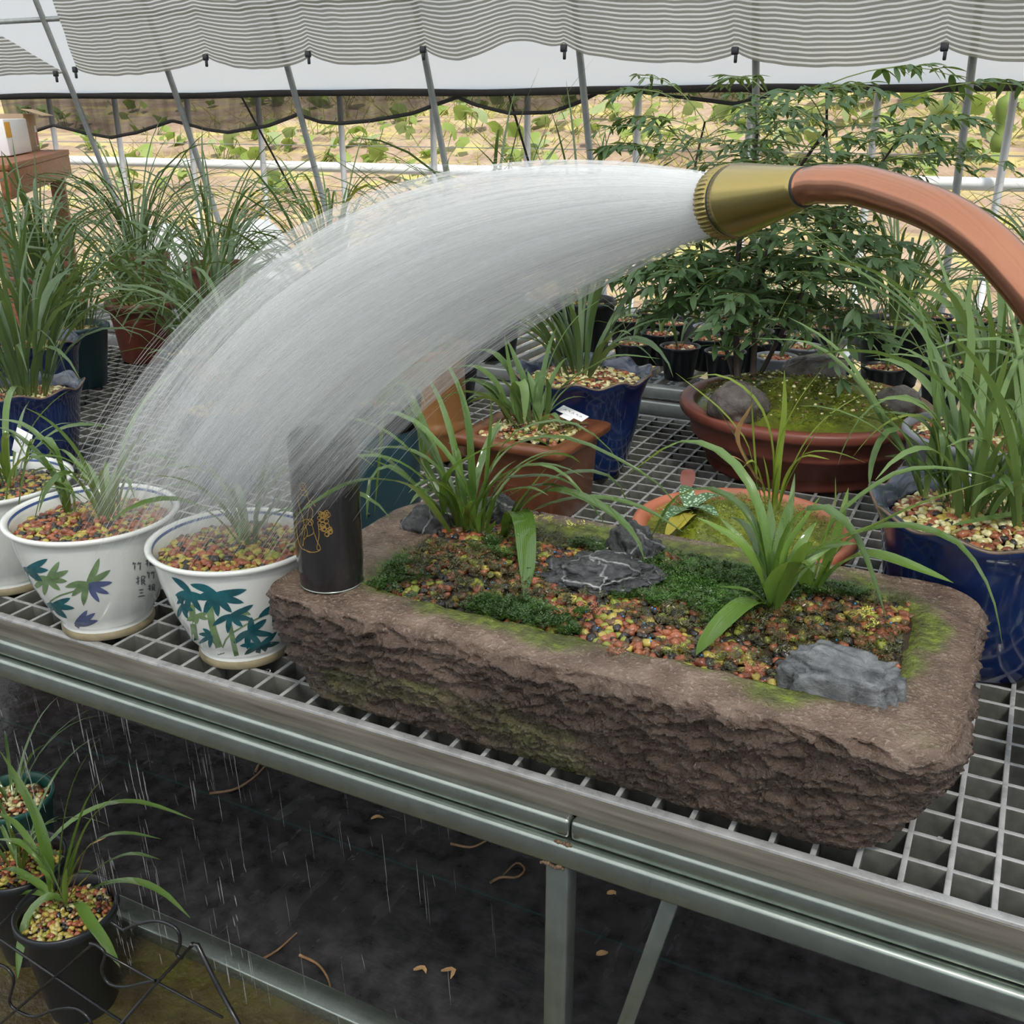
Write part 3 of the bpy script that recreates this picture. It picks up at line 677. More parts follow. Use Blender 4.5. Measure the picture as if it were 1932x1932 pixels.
# ---------------------------------------------------------------- moss
def moss(name, parent, pts, size, mat, seed=0, leaflets=7, upr=(.2, .9), kind='stuff'):
    r = np.random.RandomState(seed); pts = np.asarray(pts, float); n = len(pts)
    a = r.uniform(0, 2 * PI, n); e = r.uniform(*upr, n); L = r.uniform(*size, n)
    D = np.stack([np.cos(a) * np.cos(e), np.sin(a) * np.cos(e), np.sin(e)], -1); S = np.stack([-np.sin(a), np.cos(a), np.zeros(n)], -1); U = np.cross(D, S)
    Vs = []; Fs = []; k = 0
    for j in range(leaflets):
        u = (j + .5) / leaflets; sd = 1 if j % 2 else -1; c = pts + D * (L * u)[:, None] - np.array([0, 0, 1.0]) * (L * u * u * .35)[:, None]
        ll = L * .34 * (1.15 - .6 * u); q = S * (sd * ll)[:, None] + D * (ll * .55)[:, None] + U * (ll * r.uniform(-.3, .3, n))[:, None]
        wv = D * (ll * .26)[:, None] + U * (ll * r.uniform(-.15, .15, n))[:, None]
        Vs.append(np.stack([c, c + q * .5 + wv, c + q, c + q * .5 - wv], 1))
    V = np.concatenate(Vs, 0).reshape(-1, 3); F = np.arange(len(V)).reshape(-1, 4)
    o = mesh(name, V, F, mat, parent); o['kind'] = kind; return o

# ================================================================== stone trough
TZ = .785
def rrect(x0, x1, y0, y1, rc, nside=(340, 90, 160, 70), nc=26):
    """perimeter of a rounded rectangle, counter-clockwise from the front edge"""
    cs = [(x0 + rc[0], y0 + rc[0], rc[0]), (x1 - rc[1], y0 + rc[1], rc[1]), (x1 - rc[2], y1 - rc[2], rc[2]), (x0 + rc[3], y1 - rc[3], rc[3])]
    out = []; st = [PI * 1.0, PI * 1.5, 0, PI * .5]
    for i in range(4):
        cx, cy, r = cs[i]; a = st[i] + np.linspace(0, PI / 2, nc); arc = np.stack([cx + r * np.cos(a), cy + r * np.sin(a)], -1)
        nx = cs[(i + 1) % 4]; b = st[(i + 1) % 4]; p1 = arc[-1]; p2 = np.array([nx[0] + nx[2] * math.cos(b), nx[1] + nx[2] * math.sin(b)])
        m = nside[i]; out.append(arc); out.append(p1 + (p2 - p1) * (np.arange(1, m) / m)[:, None])
    return np.concatenate(out)
def build_trough():
    top = rrect(-.700, .008, .776, 1.128, (.03, .055, .06, .085)); bot = rrect(-.640, -.040, .803, 1.100, (.03, .05, .05, .06))
    inn = rrect(-.612, -.052, .838, 1.078, (.05, .05, .06, .08))
    n = len(top); nrm = np.roll(top, -1, 0) - np.roll(top, 1, 0); nrm = np.stack([nrm[:, 1], -nrm[:, 0]], -1); nrm /= np.linalg.norm(nrm, axis=1)[:, None]
    rows = []; side = []; alg = []
    H = TZ - BT; ns = 64
    for j in range(ns):                                        # outer side, bottom to top
        v = j / (ns - 1); f = 1 - (1 - v) ** 1.6; P = bot + (top - bot) * f; z = BT + .001 + H * v
        q = np.stack([P[:, 0] * 27 + z * 34, P[:, 1] * 27, np.full(n, z * 80) - P[:, 0] * 12], -1)
        q2 = np.stack([P[:, 0] * 130 + z * 90, P[:, 1] * 130, np.full(n, z * 260)], -1)
        rg = 1 - np.abs(2 * fbm(q, 4) - 1); big = fbm(np.stack([P[:, 0] * 9, P[:, 1] * 9, np.full(n, z * 14)], -1), 2) - .5
        fade = min(1, (1 - v) * 9 + .12) * min(1, v * 6 + .25)
        rg = rg ** 1.6
        dsp = ((rg - .48) * .022 + (.75 - np.abs(2 * fbm(q2, 3) - 1)) * .008 - .003 + big * .020) * fade
        zz = z + (fbm(q * .8 + 9, 2) - .5) * .010 * fade - (.006 * np.clip(.55 - v * 6, 0, 1) * fbm(q * 1.4 + 3, 2) if j < 6 else 0)
        if j == 0: zz = np.full(n, BT + .0008)
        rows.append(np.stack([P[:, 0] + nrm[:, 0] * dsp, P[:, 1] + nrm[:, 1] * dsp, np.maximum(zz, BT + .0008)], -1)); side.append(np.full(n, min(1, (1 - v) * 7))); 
        ga = np.clip(fbm(np.stack([P[:, 0] * 8, P[:, 1] * 8, np.full(n, z * 12)], -1), 3) - .55, 0, 1) * 2.2 * (v < .55)
        alg.append(np.clip(ga, 0, .45))
    nt = 16
    edge = (fbm(np.stack([top[:, 0] * 22, top[:, 1] * 22, np.zeros(n)], -1), 3) - .5)
    for j in range(1, nt + 1):                                 # top rim
        v = j / nt; P = top + (inn - top) * v + nrm * (edge * .012 * (1 - v))[:, None]
        if v > .85: P = P + nrm * ((fbm(np.stack([inn[:, 0] * 40, inn[:, 1] * 40, np.ones(n)], -1), 2) - .5) * .010)[:, None]
        z = TZ + .0015 - .006 * (1 - v) ** 4 + (fbm(np.stack([P[:, 0] * 60, P[:, 1] * 60, np.ones(n) * 3], -1), 3) - .5) * .004
        if v > .9: z = z - .004
        rows.append(np.stack([P[:, 0], P[:, 1], z], -1)); side.append(np.zeros(n))
        nz = fbm(np.stack([P[:, 0] * 14, P[:, 1] * 14, np.ones(n) * 5], -1), 4)
        backf = np.clip((P[:, 1] - 1.02) / .05, 0, 1) * np.clip((-.02 - P[:, 0]) / .2, 0, 1)
        a = np.clip((v - .42 + (nz - .5) * 1.9) * 2.6, 0, 1) * np.clip(.75 + (nz - .4) * 2, 0, 1) + backf * np.clip((nz - .30) * 4, 0, .9)
        a = a * np.clip(1 - (P[:, 0] + .02) / .03, .25, 1) * np.clip((P[:, 0] + .66) / .05, .15, 1)
        alg.append(np.clip(a, 0, .95))
    for dz in (.010, .022, .04):
        rows.append(np.stack([inn[:, 0] - nrm[:, 0] * .003, inn[:, 1] - nrm[:, 1] * .003, np.full(n, TZ - dz)], -1)); side.append(np.zeros(n)); alg.append(np.full(n, .5))
    rows.append(np.stack([bot[:, 0] * .0 + inn[:, 0].mean(), bot[:, 1] * 0 + inn[:, 1].mean(), np.full(n, TZ - .045)], -1)); side.append(np.zeros(n)); alg.append(np.zeros(n))
    V = np.stack(rows); F = gridF(len(rows), n, False, True)[:, ::-1]
    base = np.array([-.34, .95, BT])
    o = mesh('stone_trough', V.reshape(-1, 3) - base, F, M['stone'], loc=base)
    for nm, d in (('side', side), ('algae', alg)):
        at = o.data.attributes.new(nm, 'FLOAT', 'POINT'); at.data.foreach_set('value', np.concatenate(d).astype(np.float32))
    return tag(o, 'long rough reddish stone trough with algae on its flat rim', 'trough')
trough = build_trough()
def in_trough(x, y, m=.0):
    return (x > -.606 + m) & (x < -.058 - m) & (y > .844 + m) & (y < 1.072 - m)
def bed_z(x, y): return TZ - .010 + .012 * np.clip(fbm(np.stack([x * 9, y * 9, x * 0 + 2], -1), 2) * 1.6 - .4, 0, 1) * np.clip((y - .845) / .05, 0, 1)
# moss patches (ellipses cx, cy, rx, ry) in trough
def el_px(x, y, rx, ry): p = onz(x, y, TZ); return (p[0], p[1], rx, ry)
MOSS = [el_px(760, 1055, .085, .065), el_px(895, 1080, .095, .06), el_px(925, 1135, .08, .045), el_px(1050, 1010, .075, .04), el_px(1330, 1120, .085, .075), el_px(1270, 1160, .05, .04),
        el_px(1400, 1090, .06, .06), el_px(1490, 1200, .075, .045), el_px(1600, 1110, .07, .05), el_px(1560, 1180, .06, .04), el_px(1640, 1220, .04, .035)]
def mossmask(x, y):
    m = np.zeros_like(x)
    for cx, cy, rx, ry in MOSS: m = np.maximum(m, 1 - ((x - cx) / rx) ** 2 - ((y - cy) / ry) ** 2)
    return m + (fbm(np.stack([x * 45, y * 45, x * 0], -1), 3) - .5) * 1.5
g = np.arange(-.612, -.052, .0064); h = np.arange(.838, 1.078, .0064); X, Y = np.meshgrid(g, h); r = np.random.RandomState(5)
X = (X + r.uniform(-.003, .003, X.shape)).ravel(); Y = (Y + r.uniform(-.003, .003, Y.shape)).ravel(); k = in_trough(X, Y); X = X[k]; Y = Y[k]
mm = mossmask(X, Y); keep = (mm < .30) | (r.rand(len(X)) < .38); X = X[keep]; Y = Y[keep]
gb = empty('gravel_bed', (-.33, .96, TZ - .02), 'orange, yellow and dark pumice gravel filling the stone trough', 'gravel')
gx = np.linspace(-.615, -.05, 80); gy = np.linspace(.836, 1.08, 40); GX, GY = np.meshgrid(gx, gy, indexing='ij')
mesh('soil', np.stack([GX, GY, bed_z(GX, GY) - .002], -1).reshape(-1, 3) - np.array(gb.location), gridF(80, 40), M['soil'], gb)
gravel(gb, np.stack([X, Y, bed_z(X, Y) + r.uniform(0, .003, len(X))], -1) - np.array(gb.location), (.0036, .0064), PAL_TROUGH, 300, 3)
r = np.random.RandomState(8); X = r.uniform(-.606, -.058, 60000); Y = r.uniform(.844, 1.072, 60000); mm = mossmask(X, Y); k = (mm > .06) & in_trough(X, Y); X = X[k]; Y = Y[k]
brown = fbm(np.stack([X * 12, Y * 12, X * 0 + 8], -1), 3) > .56
mb_ = np.stack([X, Y, bed_z(X, Y) + .004 + r.uniform(0, .006, len(X))], -1)
ms = moss('moss', None, mb_[~brown][:8500], (.006, .013), M['moss'], 1); tag(ms, 'dark green creeping spikemoss spread over the trough gravel', 'moss', kind='stuff')
ms = moss('moss', None, mb_[brown][:2400], (.006, .013), M['moss_brown'], 2); tag(ms, 'browned spikemoss patches between the trough gravel', 'moss', kind='stuff')
for nm, mat, lab, ps, sz, cnt in (('red_sprig', 'red_sprig', 'reddish moss sprigs on the gravel in front of the veined rock', [(1115, 1170), (1105, 1150), (1080, 1165), (1160, 1235), (1420, 1270), (1240, 1050)], (.008, .016), 6),
                             ('yellow_sprig', 'yellow_sprig', 'pale yellow moss sprigs near the back rim of the trough', [(1110, 997), (1020, 985), (1040, 990), (1080, 998), (1640, 1180), (1650, 1190), (1630, 1165)], (.008, .015), 5)):
    pp = []
    for q in ps:
        b = onz(*q, TZ)
        for _ in range(cnt): pp.append(b + np.array([R_.uniform(-.01, .01), R_.uniform(-.006, .006), R_.uniform(.0, .006)]))
    tag(moss(nm, None, pp, sz, M[mat], 4, 9), lab, 'moss', kind='stuff')
bb = []; r = np.random.RandomState(3)
bx_ = r.uniform(-.60, -.06, 60); by_ = r.uniform(.85, 1.06, 60); VV = []; FF = []
for i in range(60):
    VV.append(ICO1[0] * .0012 + np.array([bx_[i], by_[i], float(bed_z(bx_[i:i + 1], by_[i:i + 1])[0]) + .0065])); FF.append(ICO1[1] + 12 * i)
tag(mesh('fertiliser_bead', np.concatenate(VV), np.concatenate(FF), M['blue_bead']), 'tiny blue fertiliser beads sprinkled on the trough gravel', 'beads', kind='stuff')
# rocks
def rock(name, c, s, rz, mat, label, seed, cut=.5, amp=.5, sub=5, par=None, freq=2.0, blk=1.0):
    V, F = ico(sub); d = 1 + amp * (fbm(V * freq + seed * 3.7, 4) - .5) * 2 + .35 * amp * (1 - np.abs(2 * fbm(V * freq * 2.3 + seed, 4) - 1) - .6)
    V = np.sign(V) * np.abs(V) ** blk; V = V * d[:, None]; V[:, 2] = np.where(V[:, 2] < -cut, -cut, V[:, 2]); V = V * np.array(s); ca, sa = math.cos(rz), math.sin(rz)
    V = V @ np.array([[ca, sa, 0], [-sa, ca, 0], [0, 0, 1]]); 
    zmin = V[:, 2].min(); V[:, 2] -= zmin
    o = mesh(name, V, F, mat, par, True, None, c)
    return o if par is not None else tag(o, label, 'rock')
p = onz(1140, 1090, TZ); rock('veined_rock', (p[0], p[1] - .002, TZ - .012), (.062, .043, .024), .45, M['rock_vein'], 'black rock with white veins in the middle of the trough', 4, .45, .50, 6, None, 2.7)
p = onz(1195, 1050, TZ); rock('veined_rock', (p[0], p[1] + .008, TZ - .012), (.030, .022, .030), .2, M['rock_vein'], 'smaller upright end of black veined rock against the back rim', 9, .5, .5, 5, None, 2.6)
p = onz(1585, 1318, TZ); rock('grey_rock', (p[0], p[1] + .020, TZ - .014), (.050, .024, .030), .05, M['rock_grey'], 'rough pale grey rock at the front corner of the trough', 12, .55, .42, 5, None, 2.4, .62)
p = onz(812, 1000, TZ); rock('dark_rock', (p[0], p[1] + .01, TZ - .012), (.034, .022, .028), .4, M['rock_vein'], 'low dark rock behind the larger trough orchid', 21, .5, .5, 4)
p = onz(935, 985, TZ); rock('dark_rock', (p[0], p[1] + .012, TZ - .012), (.020, .012, .030), .2, M['rock_vein'], 'small pointed dark rock beside the trough orchid', 25, .5, .6, 4)

# ---------------------------------------------------------------- orchids in the trough
def orchid_thing(name, px, zb, label, group=None, Y=None):
    p = onz(*px, zb); return empty(name, p, label, 'orchid', group), p
LW, LF = M['leaf_wet'], M['leaf_fresh']
o1, p1 = orchid_thing('orchid', (880, 1012), TZ - .004, 'large orchid clump with long arching wet leaves in the trough')
Y1 = p1[1]
trace(o1, Y1, 9, -.34, [(858, 1018), (800, 940), (760, 912), (700, 905), (640, 920), (557, 972)], LW, ex=.9)
for wmm, dy, mt, pts in (
    (10, -.08, LW, [(854, 1017), (835, 980), (781, 912), (752, 886), (720, 883), (698, 910), (692, 980)]),
    (9, -.05, LW, [(880, 1020), (862, 950), (825, 883), (774, 850), (727, 845), (694, 854), (669, 883)]),
    (9, -.03, LW, [(852, 1012), (820, 960), (752, 886), (709, 857), (665, 848)]),
    (10, -.02, LW, [(890, 1018), (883, 926), (846, 861), (810, 821), (781, 796), (745, 781), (700, 786), (610, 842)]),
    (9, .03, LW, [(868, 1015), (838, 900), (795, 790), (755, 715), (728, 745), (718, 850), (706, 975)]),
    (9, .06, LW, [(885, 1015), (872, 920), (857, 846), (846, 803), (825, 745), (792, 690)]),
    (11, .05, LW, [(870, 1015), (835, 940), (803, 880), (790, 800), (755, 715)]),
    (9, .04, LW, [(893, 1020), (890, 926), (886, 817), (872, 750), (845, 690), (810, 655)]),
    (11, .02, LW, [(893, 1020), (891, 930), (885, 820), (874, 765), (862, 718)]),
    (8, .02, LW, [(905, 1020), (915, 940), (922, 854), (927, 790), (926, 741)]),
    (11, -.05, LW, [(850, 1015), (838, 962), (837, 919), (854, 886), (890, 861), (944, 837), (1000, 824)]),
    (8, .06, LW, [(905, 1020), (922, 900), (962, 825), (1017, 799), (1071, 797), (1125, 825), (1165, 868), (1184, 915)]),
    (9, .03, LW, [(908, 1020), (926, 880), (980, 835), (1046, 825), (1107, 839), (1180, 875), (1234, 908), (1270, 944), (1300, 991)]),
    (8, .0, LW, [(912, 1020), (919, 935), (944, 901), (991, 879), (1035, 881), (1075, 905), (1132, 972)]),
    (8, .02, LW, [(915, 1020), (937, 915), (980, 901), (1035, 899), (1080, 915), (1112, 950)]),
    (9, -.02, LW, [(915, 1016), (935, 942), (969, 924), (1006, 922), (1035, 935)]),
    (14, -.07, LW, [(905, 1020), (885, 975), (860, 940), (832, 915), (781, 888)]),
    (9, -.01, LF, [(900, 1022), (892, 985), (896, 950)]), (9, -.01, LF, [(905, 1022), (902, 985), (915, 955)]), (8, -.02, LF, [(910, 1022), (925, 1000), (935, 982)]),
    (12, .02, LW, [(852, 1012), (845, 960), (846, 920)]), (12, .03, LW, [(872, 1012), (868, 930), (862, 850), (845, 835)])):
    trace(o1, Y1, wmm, dy, pts, mt)
clump(o1, (p1[0] - .01, p1[1] + .008, TZ - .004), 16, (.10, .24), 11, LW, .03, (55, 86), (30, 120), None, 991, rows=13)
o1b, p1b = orchid_thing('orchid', (958, 1018), TZ - .004, 'orchid shoot with one broad leaf drooping over the gravel, beside the large clump')
Y1b = p1b[1]
for wmm, dy, mt, pts in (
    (19, -.135, LW, [(952, 1018), (960, 985), (976, 966), (988, 985), (993, 1040), (994, 1085), (989, 1126)]),
    (14, -.06, LW, [(956, 1018), (975, 968), (1020, 932), (1064, 928), (1118, 948), (1165, 977), (1201, 1017), (1216, 1058)]),
    (11, .0, LW, [(962, 1018), (998, 970), (1053, 948), (1114, 939), (1180, 948), (1234, 970), (1290, 1005)]),
    (9, .03, LW, [(960, 1015), (984, 948), (1017, 919), (1056, 897), (1107, 890), (1143, 897), (1172, 922), (1183, 962), (1176, 998)]),
    (14, .01, LW, [(958, 1015), (977, 962), (1028, 926), (1086, 876)]), (13, .02, LF, [(956, 1015), (975, 960), (1000, 925), (1032, 882)]),
    (10, -.02, LF, [(948, 1022), (960, 995), (982, 972), (1000, 960)]), (10, -.03, LW, [(946, 1022), (955, 1000), (968, 985)]), (12, .0, LW, [(960, 1018), (968, 970), (978, 935)])):
    trace(o1b, Y1b, wmm, dy, pts, mt)
o2, p2 = orchid_thing('orchid', (1455, 1152), TZ - .003, 'orchid with broad bright green leaves near the front of the trough')
Y2 = p2[1]
for wmm, dy, mt, pts in (
    (16, -.145, LF, [(1453, 1152), (1435, 1136), (1406, 1140), (1370, 1169), (1337, 1205), (1313, 1236)]),
    (9, -.04, LF, [(1449, 1150), (1432, 1128), (1406, 1114), (1359, 1107)]),
    (16, .0, LF, [(1452, 1148), (1435, 1089), (1395, 1027), (1355, 999), (1314, 976)]),
    (14, .02, LF, [(1452, 1140), (1436, 1085), (1406, 1035), (1381, 1002), (1358, 976)]),
    (16, -.06, LF, [(1457, 1150), (1486, 1082), (1522, 1049), (1576, 1020), (1631, 1002), (1703, 966), (1776, 937), (1868, 907)]),
    (16, .02, LF, [(1462, 1148), (1470, 1095), (1486, 1035), (1515, 988), (1548, 936)]),
    (15, -.03, LW, [(1460, 1148), (1462, 1100), (1471, 1046), (1493, 991), (1522, 962), (1551, 959), (1583, 977), (1616, 1017), (1638, 1067), (1656, 1118), (1672, 1168)]),
    (12, .06, LW, [(1455, 1140), (1445, 1090), (1431, 1035), (1406, 991), (1378, 975)]),
    (20, -.05, LF, [(1460, 1150), (1462, 1108), (1478, 1078), (1502, 1062), (1530, 1066)]),
    (12, .09, LW, [(1458, 1140), (1450, 1050), (1435, 970), (1402, 897), (1352, 850), (1304, 834), (1268, 839), (1232, 862), (1172, 905)]),
    (10, .07, LW, [(1456, 1140), (1446, 1053), (1420, 984), (1384, 944), (1341, 924), (1304, 926), (1268, 946), (1240, 995), (1222, 1025)]),
    (12, .05, LW, [(1460, 1140), (1458, 1060), (1455, 1000), (1452, 940)]), (11, .05, LW, [(1462, 1140), (1466, 1050), (1480, 980), (1498, 930)]),
    (14, -.01, LF, [(1455, 1150), (1462, 1100), (1466, 1055)])):
    trace(o2, Y2, wmm, dy, pts, mt)
clump(o2, (p2[0], p2[1] + .006, TZ - .004), 6, (.10, .17), 13, LF, .012, (58, 86), (20, 80), None, 992, rows=13)
o3, p3 = orchid_thing('orchid', (1528, 1122), TZ - .003, 'smaller orchid with two upright leaves behind the grey rock')
Y3 = p3[1]
for wmm, dy, mt, pts in (
    (15, .0, LF, [(1526, 1124), (1540, 1082), (1558, 1017), (1573, 962), (1576, 898)]), (13, .03, LF, [(1533, 1124), (1558, 1071), (1583, 999), (1601, 920)]),
    (19, -.05, LF, [(1538, 1122), (1580, 1071), (1623, 1049), (1667, 1053), (1732, 1075), (1799, 1100)]),
    (13, -.02, LW, [(1536, 1120), (1576, 1046), (1623, 1006), (1685, 993), (1739, 999), (1797, 1020), (1841, 1067), (1870, 1125), (1884, 1180), (1892, 1224)]),
    (16, -.03, LF, [(1522, 1124), (1518, 1090), (1512, 1068), (1525, 1062), (1535, 1080)]), (11, .05, LW, [(1530, 1120), (1560, 1010), (1594, 962), (1649, 919), (1703, 890), (1776, 884), (1848, 895), (1882, 905)]),
    (12, .02, LF, [(1526, 1122), (1524, 1075), (1532, 1030)])):
    trace(o3, Y3, wmm, dy, pts, mt)

# ================================================================== porcelain pots with painted bamboo
def white_prof(R, H):
    return [(R * .50, .0), (R * .53, .002), (R * .53, .012), (R * .515, .016), (R * .64, H * .22), (R * .785, H * .48), (R * .885, H * .74), (R * .918, H * .90), (R * .925, H * .935),
            (R * .975, H * .955), (R, H * .975), (R * .995, H * .995), (R * .96, H), (R * .925, H * .985), (R * .895, H * .93), (R * .87, H * .84), (R * .84, H * .75)]
def surf_hit(px, py, c, prof):
    """where a sight line meets a surface of revolution (first outer crossing)"""
    pr = np.array(prof[3:9]); d = ray(px, py); d = d / np.linalg.norm(d); c = np.array(c)
    t0 = np.linalg.norm(c - CAM) - .22
    for t in np.arange(t0, t0 + .3, .0005):
        p = CAM + d * t - c
        if pr[0, 1] < p[2] < pr[-1, 1] and math.hypot(p[0], p[1]) < np.interp(p[2], pr[:, 1], pr[:, 0]): return math.atan2(p[1], p[0]), p[2]
    return None
class Painter:
    def __init__(s, c, prof, parent): s.c = c; s.prof = prof; s.pr = np.array(prof[3:9]); s.par = parent; s.k = 0
    def pt(s, x, y, lift):
        h = surf_hit(x, y, s.c, s.prof)
        if h is None: return None
        a, z = h; r = np.interp(z, s.pr[:, 1], s.pr[:, 0]) + lift; return np.array([r * math.cos(a), r * math.sin(a), z])
    def stroke(s, name, pts, w, mat, taper=True, n=9, lift=None):
        """flat brush stroke following the pot; pts in picture coords, w in picture px"""
        s.k += 1; lift = lift or .0003 + .00003 * (s.k % 12)
        P = spline(np.array([(x, y, 0) for x, y in pts], float), n)[:, :2]; T = np.gradient(P, axis=0); T /= np.linalg.norm(T, axis=1)[:, None] + 1e-9; N = np.stack([-T[:, 1], T[:, 0]], -1)
        u = np.linspace(0, 1, n); ww = w * .5 * (np.sin(np.clip(u * .9 + .1, 0, 1) * PI) ** .7 if taper else np.ones(n)); V = []
        for i in range(n):
            for q in (-1, 0, 1):
                v = s.pt(*(P[i] + N[i] * ww[i] * q), lift)
                V.append(v)
        ok = [i for i in range(n) if all(V[3 * i + q] is not None for q in range(3))]
        if len(ok) < 3: return
        V = [V[3 * i + q] for i in ok for q in range(3)]; n = len(ok)
        F = gridF(n, 3); mesh(name, V, F, mat, s.par)
    def fan(s, x, y, L, angs, w, mat, name='painted_leaf'):
        for a, l in angs:
            a = math.radians(a); e = (x + math.cos(a) * L * l, y + math.sin(a) * L * l); m = (x + math.cos(a + .08) * L * l * .5, y + math.sin(a + .08) * L * l * .5)
            s.stroke(name, [(x, y), m, e], w, mat)
def white_pot(c, R, H, label, indiv, seed, pal=PAL_WET):
    t = empty('potted_orchid', c, label, 'potted orchid'); prof = white_prof(R, H)
    V, F = lathe(prof, 72); pot = mesh('pot', V, F, M['ceramic'], t)
    V, F = lathe([(R * .531, .0005), (R * .545, .002), (R * .545, .008), (R * .53, .011)], 72); mesh('foot_ring', V, F, M['foot'], pot)
    V, F = lathe([(R * .9165, H * .905), (R * .9185, H * .912), (R * .9195, H * .918)], 72); mesh('blue_band', V, F, M['blue_line'], pot)
    V, F = lathe([(R * .9185, H * .978), (R * .911, H * .967), (R * .907, H * .958)], 72); mesh('blue_band', V, F, M['blue_line'], pot)
    soil_disc(t, R * .86, H * .85)
    gravel(t, disc_pts(R * .875, .0066, H * .868, seed, .006), (.0036, .0058), pal, indiv, seed)
    return t, pot, Painter(c, prof, pot)
cA = (-.803, .856, BT); cB = (-1.012, .832, BT); cC = (-1.235, .862, BT)
pa, potA, PA = white_pot(cA, .103, .150, 'white porcelain pot painted with teal bamboo, touching the stone trough', 120, 31)
pb, potB, PB = white_pot(cB, .106, .156, 'white porcelain pot with blue and green bamboo leaves, under the spray', 120, 32)
pc, potC, PC = white_pot(cC, .104, .154, 'white porcelain pot cut by the left picture edge, with a white tag', 60, 33, PAL_WET + [4, 4, 4])
TP, GP, VP_ = M['teal_paint'], M['green_paint'], M['violet_paint']
# pot A bamboo: stems then leaf fans
for pts, w in (([(362, 1140), (366, 1190), (376, 1235), (385, 1258)], 11), ([(394, 1135), (402, 1185), (415, 1225), (426, 1262)], 13), ([(430, 1160), (438, 1200), (446, 1235), (454, 1258)], 9)):
    PA.stroke('painted_stem', pts, w, GP, False, 10)
PA.stroke('painted_stem', [(420, 1222), (430, 1200), (448, 1188), (475, 1172), (520, 1150)], 3, GP, False)
for x, y, L, an, w, mt in ((360, 1118, 42, [(20, .9), (60, 1), (100, 1), (140, .8), (-140, 1.1), (170, .7)], 11, TP), (408, 1120, 58, [(-8, 1), (18, .95), (50, .8), (85, .75), (120, .8), (165, .7), (-160, .9)], 14, TP),
    (436, 1160, 44, [(-25, 1.05), (10, .9), (45, .7), (100, .8), (150, .9)], 11, TP), (470, 1190, 44, [(-35, .9), (8, 1.05), (50, .9), (95, .8), (140, .9), (-80, .6)], 12, TP), (490, 1218, 42, [(-40, 1), (-10, .9), (25, .7), (100, .9), (150, .8), (180, .9)], 10, TP),
    (345, 1140, 30, [(30, .8), (70, 1), (110, .9), (-120, .8)], 8, TP), (530, 1140, 50, [(-60, 1.1), (-30, .8), (80, .8), (110, .9), (150, 1), (50, .6)], 13, TP), (400, 1200, 28, [(150, 1), (190, .9), (100, .8), (60, .7), (-140, .8)], 8, TP), (372, 1160, 28, [(20, .8), (-10, .7), (90, .6), (150, .8)], 8, GP),
    (352, 1195, 32, [(40, 1), (70, .9), (-120, .9)], 7, TP), (375, 1225, 30, [(40, .9), (10, .7), (-150, 1), (-110, .8)], 8, TP), (456, 1150, 22, [(60, 1.2), (30, .9)], 7, GP)):
    PA.fan(x, y, L, an, w, mt)
for pts, w in (([(42, 1085), (52, 1130), (75, 1170), (118, 1200)], 9), ([(60, 1120), (80, 1150), (92, 1175), (122, 1198)], 8)): PB.stroke('painted_stem', pts, w, GP, False, 10)
PB.stroke('painted_stem', [(88, 1140), (110, 1125), (140, 1115), (165, 1105)], 3, GP, False)
for x, y, L, an, w, mt in ((52, 1072, 42, [(-25, 1), (5, .95), (40, .9), (75, .8), (110, .7), (150, .6)], 12, TP), (90, 1090, 42, [(-55, .9), (-20, 1), (10, .9), (45, .8), (100, .8), (140, .9), (170, .6)], 11, GP),
    (165, 1100, 48, [(-65, 1.1), (-30, 1.05), (170, .9), (140, .8), (100, .9)], 12, GP), (168, 1102, 44, [(-5, 1), (25, .95), (60, .9)], 11, VP_), (100, 1140, 44, [(-20, .8), (10, .95), (45, .85), (80, .7), (160, .3)], 11, TP),
    (142, 1178, 44, [(-50, .8), (-30, 1), (-10, 1), (15, .9), (40, .6)], 11, VP_), (36, 1100, 30, [(60, 1), (100, 1.1), (30, .8)], 8, TP), (60, 1140, 26, [(60, 1), (20, .8), (110, .7)], 7, TP)):
    PB.fan(x, y, L, an, w, mt)
# brush characters on pot B
def chars(pt, x, y, s, strokes):
    for st in strokes: pt.stroke('painted_character', [(x + a * s, y + b * s) for a, b in st], 2.6, M['ink'], True, 5)
bam = [[(.1, .0), (.0, .35)], [(.05, .2), (.4, .15)], [(.22, .2), (.2, .95)], [(.65, .0), (.52, .35)], [(.58, .2), (1, .1)], [(.82, .2), (.8, .95), (.68, .85)]]
bao = [[(.0, .3), (.4, .2)], [(.2, .0), (.22, .95), (.1, .85)], [(.0, .7), (.4, .5)], [(.5, .1), (.9, .05), (.85, .3), (.55, .35)], [(.55, .1), (.55, 1)], [(.55, .5), (.9, .45), (.5, .95)], [(.6, .6), (1, .95)]]
san = [[(.1, .1), (.8, .0)], [(.2, .5), (.75, .42)], [(.0, .98), (1, .82)]]
chars(PB, 250, 1060, 17, bam); chars(PB, 256, 1086, 19, bao); chars(PB, 260, 1112, 14, san); chars(PB, 274, 1054, 15, bao); chars(PB, 277, 1078, 15, bam); chars(PB, 279, 1102, 14, bao)
